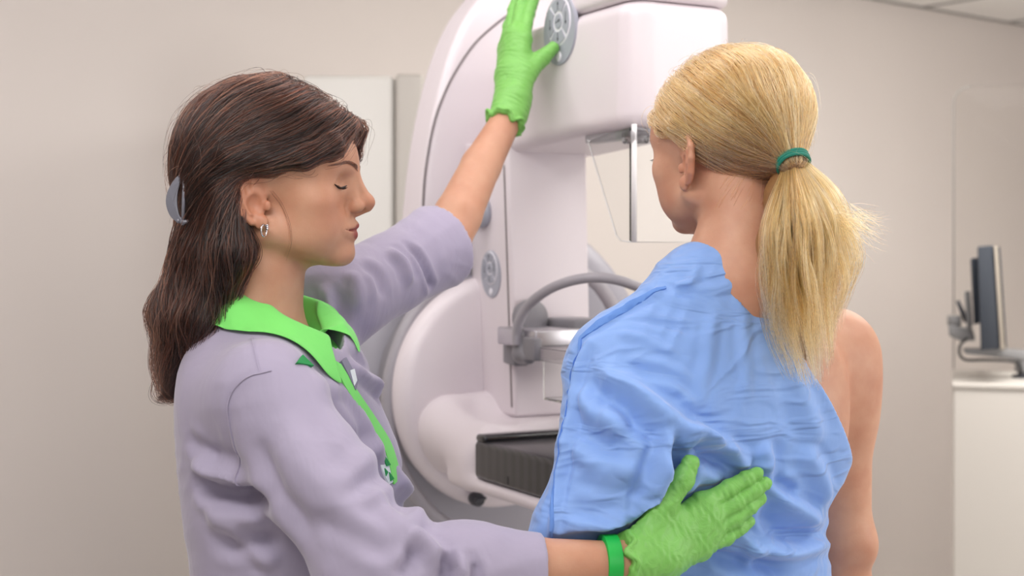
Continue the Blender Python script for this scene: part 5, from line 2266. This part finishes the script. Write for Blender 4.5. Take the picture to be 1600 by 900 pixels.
xs = axis_pts(-0.12, 0.54, 0.0034)
ys = axis_pts(1.48, 2.02, 0.0034)
zs = np.concatenate([axis_pts(0.60, 0.98, 0.012), axis_pts(0.984, 1.47, 0.0034)])
V, F = polygonize(f_gown, xs, ys, zs)
V = relax(f_gown, V, 2)
gf = [
    # sleeve seam and shoulder line
    ([(1040, 448), (980, 480), (905, 527)], 0.006, 0.004),
    ([(930, 520), (908, 560), (893, 640), (880, 720), (866, 800), (862, 860)], 0.006, 0.006),
    # big diagonal drag from the shoulder into the waist
    ([(925, 560), (985, 610), (1040, 655), (1100, 690), (1120, 700)], 0.014, 0.011),
    ([(930, 610), (990, 650), (1045, 690)], 0.016, -0.007),
    ([(1025, 675), (1040, 700), (1018, 760), (985, 830)], 0.010, 0.014),
    ([(1050, 690), (1058, 730), (1048, 770)], 0.012, -0.012),
    ([(1075, 690), (1110, 715), (1150, 735)], 0.010, -0.012),
    ([(1060, 680), (1090, 672), (1110, 690), (1150, 700)], 0.008, 0.007),
    ([(1130, 690), (1150, 715), (1175, 730)], 0.010, 0.008),
    ([(1190, 690), (1200, 720), (1190, 740)], 0.010, 0.007),
    ([(1230, 560), (1260, 640), (1285, 700)], 0.014, 0.005),
    ([(1250, 700), (1280, 740), (1296, 790)], 0.012, 0.006),
    ([(1200, 760), (1240, 790), (1290, 820)], 0.010, 0.008),
    ([(1190, 790), (1220, 830), (1280, 850)], 0.012, -0.010),
    ([(1160, 850), (1220, 862), (1300, 850)], 0.009, 0.011),
    ([(1100, 860), (1160, 880), (1240, 890)], 0.010, -0.010),
    ([(1130, 820), (1170, 850), (1180, 895)], 0.008, 0.008),
    ([(1210, 745), (1225, 765), (1250, 770)], 0.008, -0.006),
    # fine wrinkles across the shoulder
    ([(960, 520), (1010, 530), (1070, 560)], 0.006, 0.0025),
    ([(970, 560), (1040, 570), (1090, 600)], 0.006, 0.0025),
    ([(980, 495), (1040, 505), (1090, 520)], 0.006, -0.0022),
    ([(1000, 590), (1060, 610), (1090, 640)], 0.006, 0.0025),
    ([(1050, 440), (1110, 452), (1150, 440)], 0.006, 0.0030),
    ([(1120, 470), (1105, 560), (1090, 640)], 0.008, 0.0025),
    ([(1160, 470), (1165, 560), (1170, 640)], 0.008, 0.0022),
    ([(1090, 410), (1080, 440), (1050, 450)], 0.006, 0.003),
    # sleeve bag
    ([(900, 600), (930, 640), (990, 660)], 0.012, 0.006),
    ([(890, 660), (930, 690), (1000, 700)], 0.012, -0.006),
    ([(900, 720), (960, 740), (1010, 730)], 0.012, 0.005),
    ([(880, 790), (930, 800), (980, 790)], 0.012, -0.005),
    ([(850, 840), (900, 850), (950, 840)], 0.011, 0.005),
    ([(940, 570), (960, 640), (950, 700)], 0.012, 0.005),
    
]
V0g = V.copy()
Nn = normals(V, F)
V = V + Nn * 1.5 * fold_offsets(V, f_gown, gf)[:, None]
V = V + Nn * (micro(V, 0.0010, 70) * np.clip(-((V - gA) @ g_n) / 0.03, 0, 1))[:, None]
V = lap_smooth(V, F, 1, 0.3)
gm = ((V - gA) @ g_n < -0.03) & (V[:, 2] < 1.40)
V = V + Nn * (np.clip(0.004 - chunk(f_patient_body, V), 0, 0.012) * gm)[:, None]


def f_press(p):
    h = hand_sd(p, h1_w, h1_f, h1_t, h1_rf, 0.0, fore=nW)
    h = np.minimum(h, sd_cap(p, P(978, 877, 1.556), P(1004, 868, 1.558), 0.036, 0.033))
    return np.minimum(h, np.minimum(sd_cap(p, nE, cuffN, 0.064, 0.042), sd_cap(p, cuffN, nW, 0.034, 0.0325)))


near = np.nonzero(np.linalg.norm(V - P(1050, 830, 1.59), axis=1) < 0.24)[0]
for _ in range(6):
    h = f_press(V[near])
    g = grad(f_press, V[near])
    g /= np.linalg.norm(g, axis=1)[:, None] + 1e-9
    V[near] += g * np.clip(0.0038 - h, 0, 0.01)[:, None]
gown = mk('gown', V, F, M['gown'], patient, True, 'blue disposable gown, open over the right shoulder')

ribbon_on('sleeve_seam', f_gown, [(905, 528), (893, 600), (881, 680), (868, 770), (861, 850), (858, 895)], [(909, 528), (897, 600), (885, 680), (872, 770), (865, 850), (862, 895)], 0.0014, M['gown_seam'], gown, 10, 2, 'stitched sleeve seam', (V0g, V))
ribbon_on('shoulder_seam', f_gown, [(1040, 446), (985, 478), (935, 508), (906, 526)], [(1041, 450), (987, 482), (937, 512), (908, 530)], 0.0014, M['gown_seam'], gown, 10, 2, 'stitched shoulder seam', (V0g, V))


def f_tp(p):
    d = legs_sd(p, PB, 0.014, False)
    d = smin(d, loft(PB.loc(p), [(0.78, 0, 0, 0.122, 0.175), (0.95, 0, 0, 0.118, 0.172), (1.0, 0, 0, 0.10, 0.14)]), 0.05)
    return np.maximum(d, 0.075 - p[:, 2])


sdf_obj('trousers', f_tp, PB.o + np.array([-0.26, -0.26, 0.05]), PB.o + np.array([0.26, 0.26, 1.02]), 0.011, M['trousers_p'], patient)
shoes(PB, patient)
# ---- blond hair swept back into a ponytail
TIE = P(1238, 254, 1.652)


def f_scalp_p(p):
    q = PH.loc(p) * 1000.0
    qa = q.copy()
    qa[:, 1] = np.abs(qa[:, 1])
    d = sd_ell(q, (-6, 0, 56), (103, 83, 87))
    d = smin(d, sd_ell(q, (-62, 0, 58), (48, 66, 64)), 40)
    pl = (q[:, 0] - 96) * 0.42 - (q[:, 2] - 82) * 0.9
    nape = q[:, 0] * 0.62 - q[:, 2] * 0.55 + 12
    cut = smin(pl, nape, 10)
    d = smax(d, cut, 10)
    lk = chain(qa, [(84, 30, 84), (62, 58, 66), (30, 72, 50), (-5, 76, 48)], [10, 10, 11, 11], 8)
    d = smin(d, lk, 10)
    d = smin(d, sd_cap(q, (-75, 0, 25), PH.loc(TIE[None])[0] * 1000, 45, 15), 30)
    return d / 1000.0


def f_tail_p(p):
    p = p - np.array([0.0, 0.042, 0.0])
    a = TIE + np.array([0.002, -0.030, 0])
    d = chain(p, [a, P(1246, 300, 1.628), P(1262, 380, 1.618), P(1268, 470, 1.615), P(1274, 560, 1.620)], [0.012, 0.026, 0.034, 0.032, 0.010], 0.02)
    d = smin(d, chain(p, [P(1255, 300, 1.630), P(1290, 360, 1.630), P(1308, 440, 1.64)], [0.018, 0.024, 0.014], 0.02), 0.03)
    d = smin(d, chain(p, [P(1240, 310, 1.628), P(1225, 380, 1.615), P(1222, 480, 1.612)], [0.018, 0.022, 0.016], 0.02), 0.03)
    return d


def f_hair_p(p):
    return smin(f_scalp_p(p), f_tail_p(p), 0.012)


lo3 = PH.o + np.array([-0.17, -0.22, -0.24])
hi3 = PH.o + np.array([0.24, 0.14, 0.17])
V, F = polygonize(f_hair_p, *[axis_pts(lo3[k], hi3[k], 0.0032) for k in range(3)])
V = relax(lambda p: f_hair_p(p) + 0.004, V, 4, 0.003)
hair_p = mk('hair', V, F, M['cap_blond'], patient, True, 'blond hair tied in a ponytail')
GPP = [
    [(1042, 190), (1075, 215), (1130, 240), (1180, 255), (1228, 256)],
    [(1045, 150), (1090, 190), (1160, 235), (1228, 252)],
    [(1065, 115), (1120, 160), (1190, 218), (1230, 248)],
    [(1110, 82), (1175, 130), (1215, 195), (1234, 245)],
    [(1170, 72), (1225, 115), (1245, 185), (1240, 244)],
    [(1225, 85), (1268, 140), (1265, 200), (1246, 246)],
    [(1100, 235), (1140, 268), (1190, 276), (1230, 262)],
    [(1122, 270), (1155, 300), (1200, 296), (1232, 266)],
]
GH = guides_of(f_scalp_p, PH, GPP, False)
# the far side of the head: mirror, but run to the same tie
for g in list(GH):
    L = PH.loc(g)
    L[:, 1] *= -1
    m = PH.o + L @ PH.R.T
    w = np.linspace(0, 1, len(m))[:, None] ** 2
    GH.append(m * (1 - w) + TIE * w)
r1 = sample_surface(f_scalp_p, lo3, hi3, 6500, lambda p: (p[:, 1] < PH.o[1] + 0.06) | (p[:, 0] > PH.o[0]))
lk_ = PH.loc(r1) * 1000
off = RNG.uniform(-0.004, 0.002, len(r1)) + 0.002 * np.sin(0.14 * lk_[:, 2] + 0.09 * lk_[:, 1] + 2 * np.sin(0.03 * lk_[:, 0]))
s1 = strands(r1, f_scalp_p, GH, 0.0060, 40, off, 0.07, 0.018, 0.0, 1.0, 45)
s1 = clump(s1, 260, 0.4, 0.0006)
len1 = RNG.integers(18, 41, len(r1))
dist = np.linalg.norm(s1 - TIE, axis=2)
for i in range(len(s1)):
    k = np.argmax(dist[i] < 0.016)
    if k > 3:
        len1[i] = min(len1[i], k + 1)
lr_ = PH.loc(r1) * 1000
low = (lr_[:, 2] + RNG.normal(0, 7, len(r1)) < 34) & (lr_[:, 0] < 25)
hair_curves('swept_strands', s1[~low], len1[~low], 0.00026, M['hair_blond'], hair_p)
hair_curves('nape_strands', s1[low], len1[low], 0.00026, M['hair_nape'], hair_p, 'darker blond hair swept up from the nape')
# ponytail
GT = []
for g in ([(1240, 262), (1215, 330), (1203, 420), (1215, 520), (1240, 590)], [(1244, 262), (1238, 340), (1232, 430), (1242, 520), (1262, 600)],
          [(1248, 262), (1262, 340), (1268, 430), (1274, 520), (1287, 610)], [(1252, 262), (1285, 330), (1305, 400), (1312, 480), (1300, 560)],
          [(1254, 260), (1300, 300), (1330, 350), (1338, 420), (1325, 480)]):
    q = smooth_path([np.array([x, y, 0.0]) for x, y in g], 6)
    GT.append(np.array([P(x, y, 1.60 if i > 3 else 1.625) for i, (x, y) in enumerate(q[:, :2])]))
n = 3000
ang = RNG.uniform(0, 2 * math.pi, n)
rr = 0.011 * np.sqrt(RNG.uniform(0, 1, n))
r2 = TIE + np.stack([rr * np.cos(ang), 0.004 + RNG.uniform(-0.01, 0.012, n), rr * np.sin(ang)], -1)
K = 46
side = np.clip(rr * np.cos(ang) / 0.011 + RNG.normal(0, 0.25, n), -1.15, 1.25)
u_ = np.linspace(0, 1, K)
# each strand: a lane across the tail, a length, a little lift and wave
laneL = smooth_path([np.array(P(x, y, d)) for x, y, d in ((1226, 258, 1.650), (1212, 310, 1.622), (1200, 370, 1.605), (1198, 440, 1.60), (1210, 520, 1.605), (1240, 600, 1.61))], 12)
laneM = smooth_path([np.array(P(x, y, d)) for x, y, d in ((1240, 254, 1.640), (1250, 310, 1.598), (1258, 370, 1.580), (1264, 440, 1.578), (1272, 520, 1.588), (1288, 615, 1.60))], 12)
laneR = smooth_path([np.array(P(x, y, d)) for x, y, d in ((1252, 248, 1.650), (1290, 290, 1.625), (1320, 340, 1.61), (1335, 400, 1.61), (1330, 460, 1.615), (1312, 520, 1.62))], 12)


def rs(l):
    s = np.linspace(0, len(l) - 1, K)
    return np.stack([np.interp(s, np.arange(len(l)), l[:, k]) for k in range(3)], -1)


laneL, laneM, laneR = rs(laneL), rs(laneM), rs(laneR)
w = np.abs(side)[:, None, None]
base = np.where(side[:, None, None] < 0, laneM[None] * (1 - w) + laneL[None] * w, laneM[None] * (1 - w) + laneR[None] * w)
depth = RNG.uniform(0, 1, n) ** 0.6
prof = np.sin(np.clip(u_ * 1.25, 0, 1) * math.pi * 0.5)
base = base + np.array([0, 0.055, 0])[None, None] * (1 - depth)[:, None, None] * prof[None, :, None]
ph = RNG.uniform(0, 6.28, (n, 3))
amp = 0.004 * u_[None, :, None]
s = u_[None, :, None]
base = base + amp * np.sin(s * RNG.uniform(5, 9, (n, 1, 3)) + ph[:, None, :])
s2 = clump(base, 110, 0.6, 0.0035, 1.1, 0.12)
len2 = np.clip((K * RNG.uniform(0.62, 1.0, n)).astype(int), 10, K)
hair_curves('ponytail_strands', s2, len2, 0.00027, M['hair_blond'], hair_p)
# wind-blown ends on the right
n = 160
e0 = laneR[18] + RNG.normal(0, 0.008, (n, 3))
pts = [e0]
d = np.stack([RNG.uniform(0.3, 1.0, n), RNG.uniform(-0.2, 0.2, n), RNG.uniform(-0.8, 0.15, n)], -1)
d /= np.linalg.norm(d, axis=1)[:, None]
cur = e0
for k in range(12):
    d = d + np.array([0, 0, -0.03 if k < 5 else 0.05]) + RNG.normal(0, 0.02, (n, 3))
    d /= np.linalg.norm(d, axis=1)[:, None]
    cur = cur + d * 0.004
    pts.append(cur)
hair_curves('loose_ends', clump(np.stack(pts, 1), 22, 0.5, 0.001), RNG.integers(7, 14, n), 0.0002, M['hair_blond'], hair_p)
r3 = r1[RNG.integers(0, len(r1), 200)]
s3 = strands(r3, f_scalp_p, GH, 0.006, 14, RNG.uniform(0.002, 0.010, 200), 0.5, 0.02, 0.0, 0.7, 30)
hair_curves('flyaways', s3, RNG.integers(7, 15, 200), 0.00012, M['hair_blond'], hair_p)
# fine neck hairs
r4 = sample_surface(f_patient_body, lo3, hi3, 260, lambda p: (np.abs(PH.loc(p)[:, 2] + 0.035) < 0.03) & (PH.loc(p)[:, 0] < -0.03))
s4 = strands(r4, f_patient_body, [np.array([P(1150, 360, 1.70), P(1165, 330, 1.69), P(1185, 300, 1.68)])], 0.004, 9, np.full(len(r4), 0.0008), 0.15)
hair_curves('nape_hairs', s4, RNG.integers(4, 10, len(r4)), 0.00012, M['hair_blond'], hair_p)

# teal elastic
ax = unit(np.array(P(1252, 290, 1.625)) - np.array(P(1226, 232, 1.66)))
e1 = unit(np.cross(ax, (0, 1, 0.2)))
e2 = np.cross(ax, e1)
bm = bmesh.new()
for k in range(3):
    ring = [TIE + ax * (k - 1) * 0.0032 + (0.0190 + 0.0006 * math.sin(3 * t + k)) * (math.cos(t) * e1 + math.sin(t) * e2) for t in np.linspace(0, 2 * math.pi, 36, endpoint=False)]
    add_tube(bm, ring, 0.0021, 8, True)
from_bm('hair_tie', bm, M['tie'], patient, label='teal elastic band')
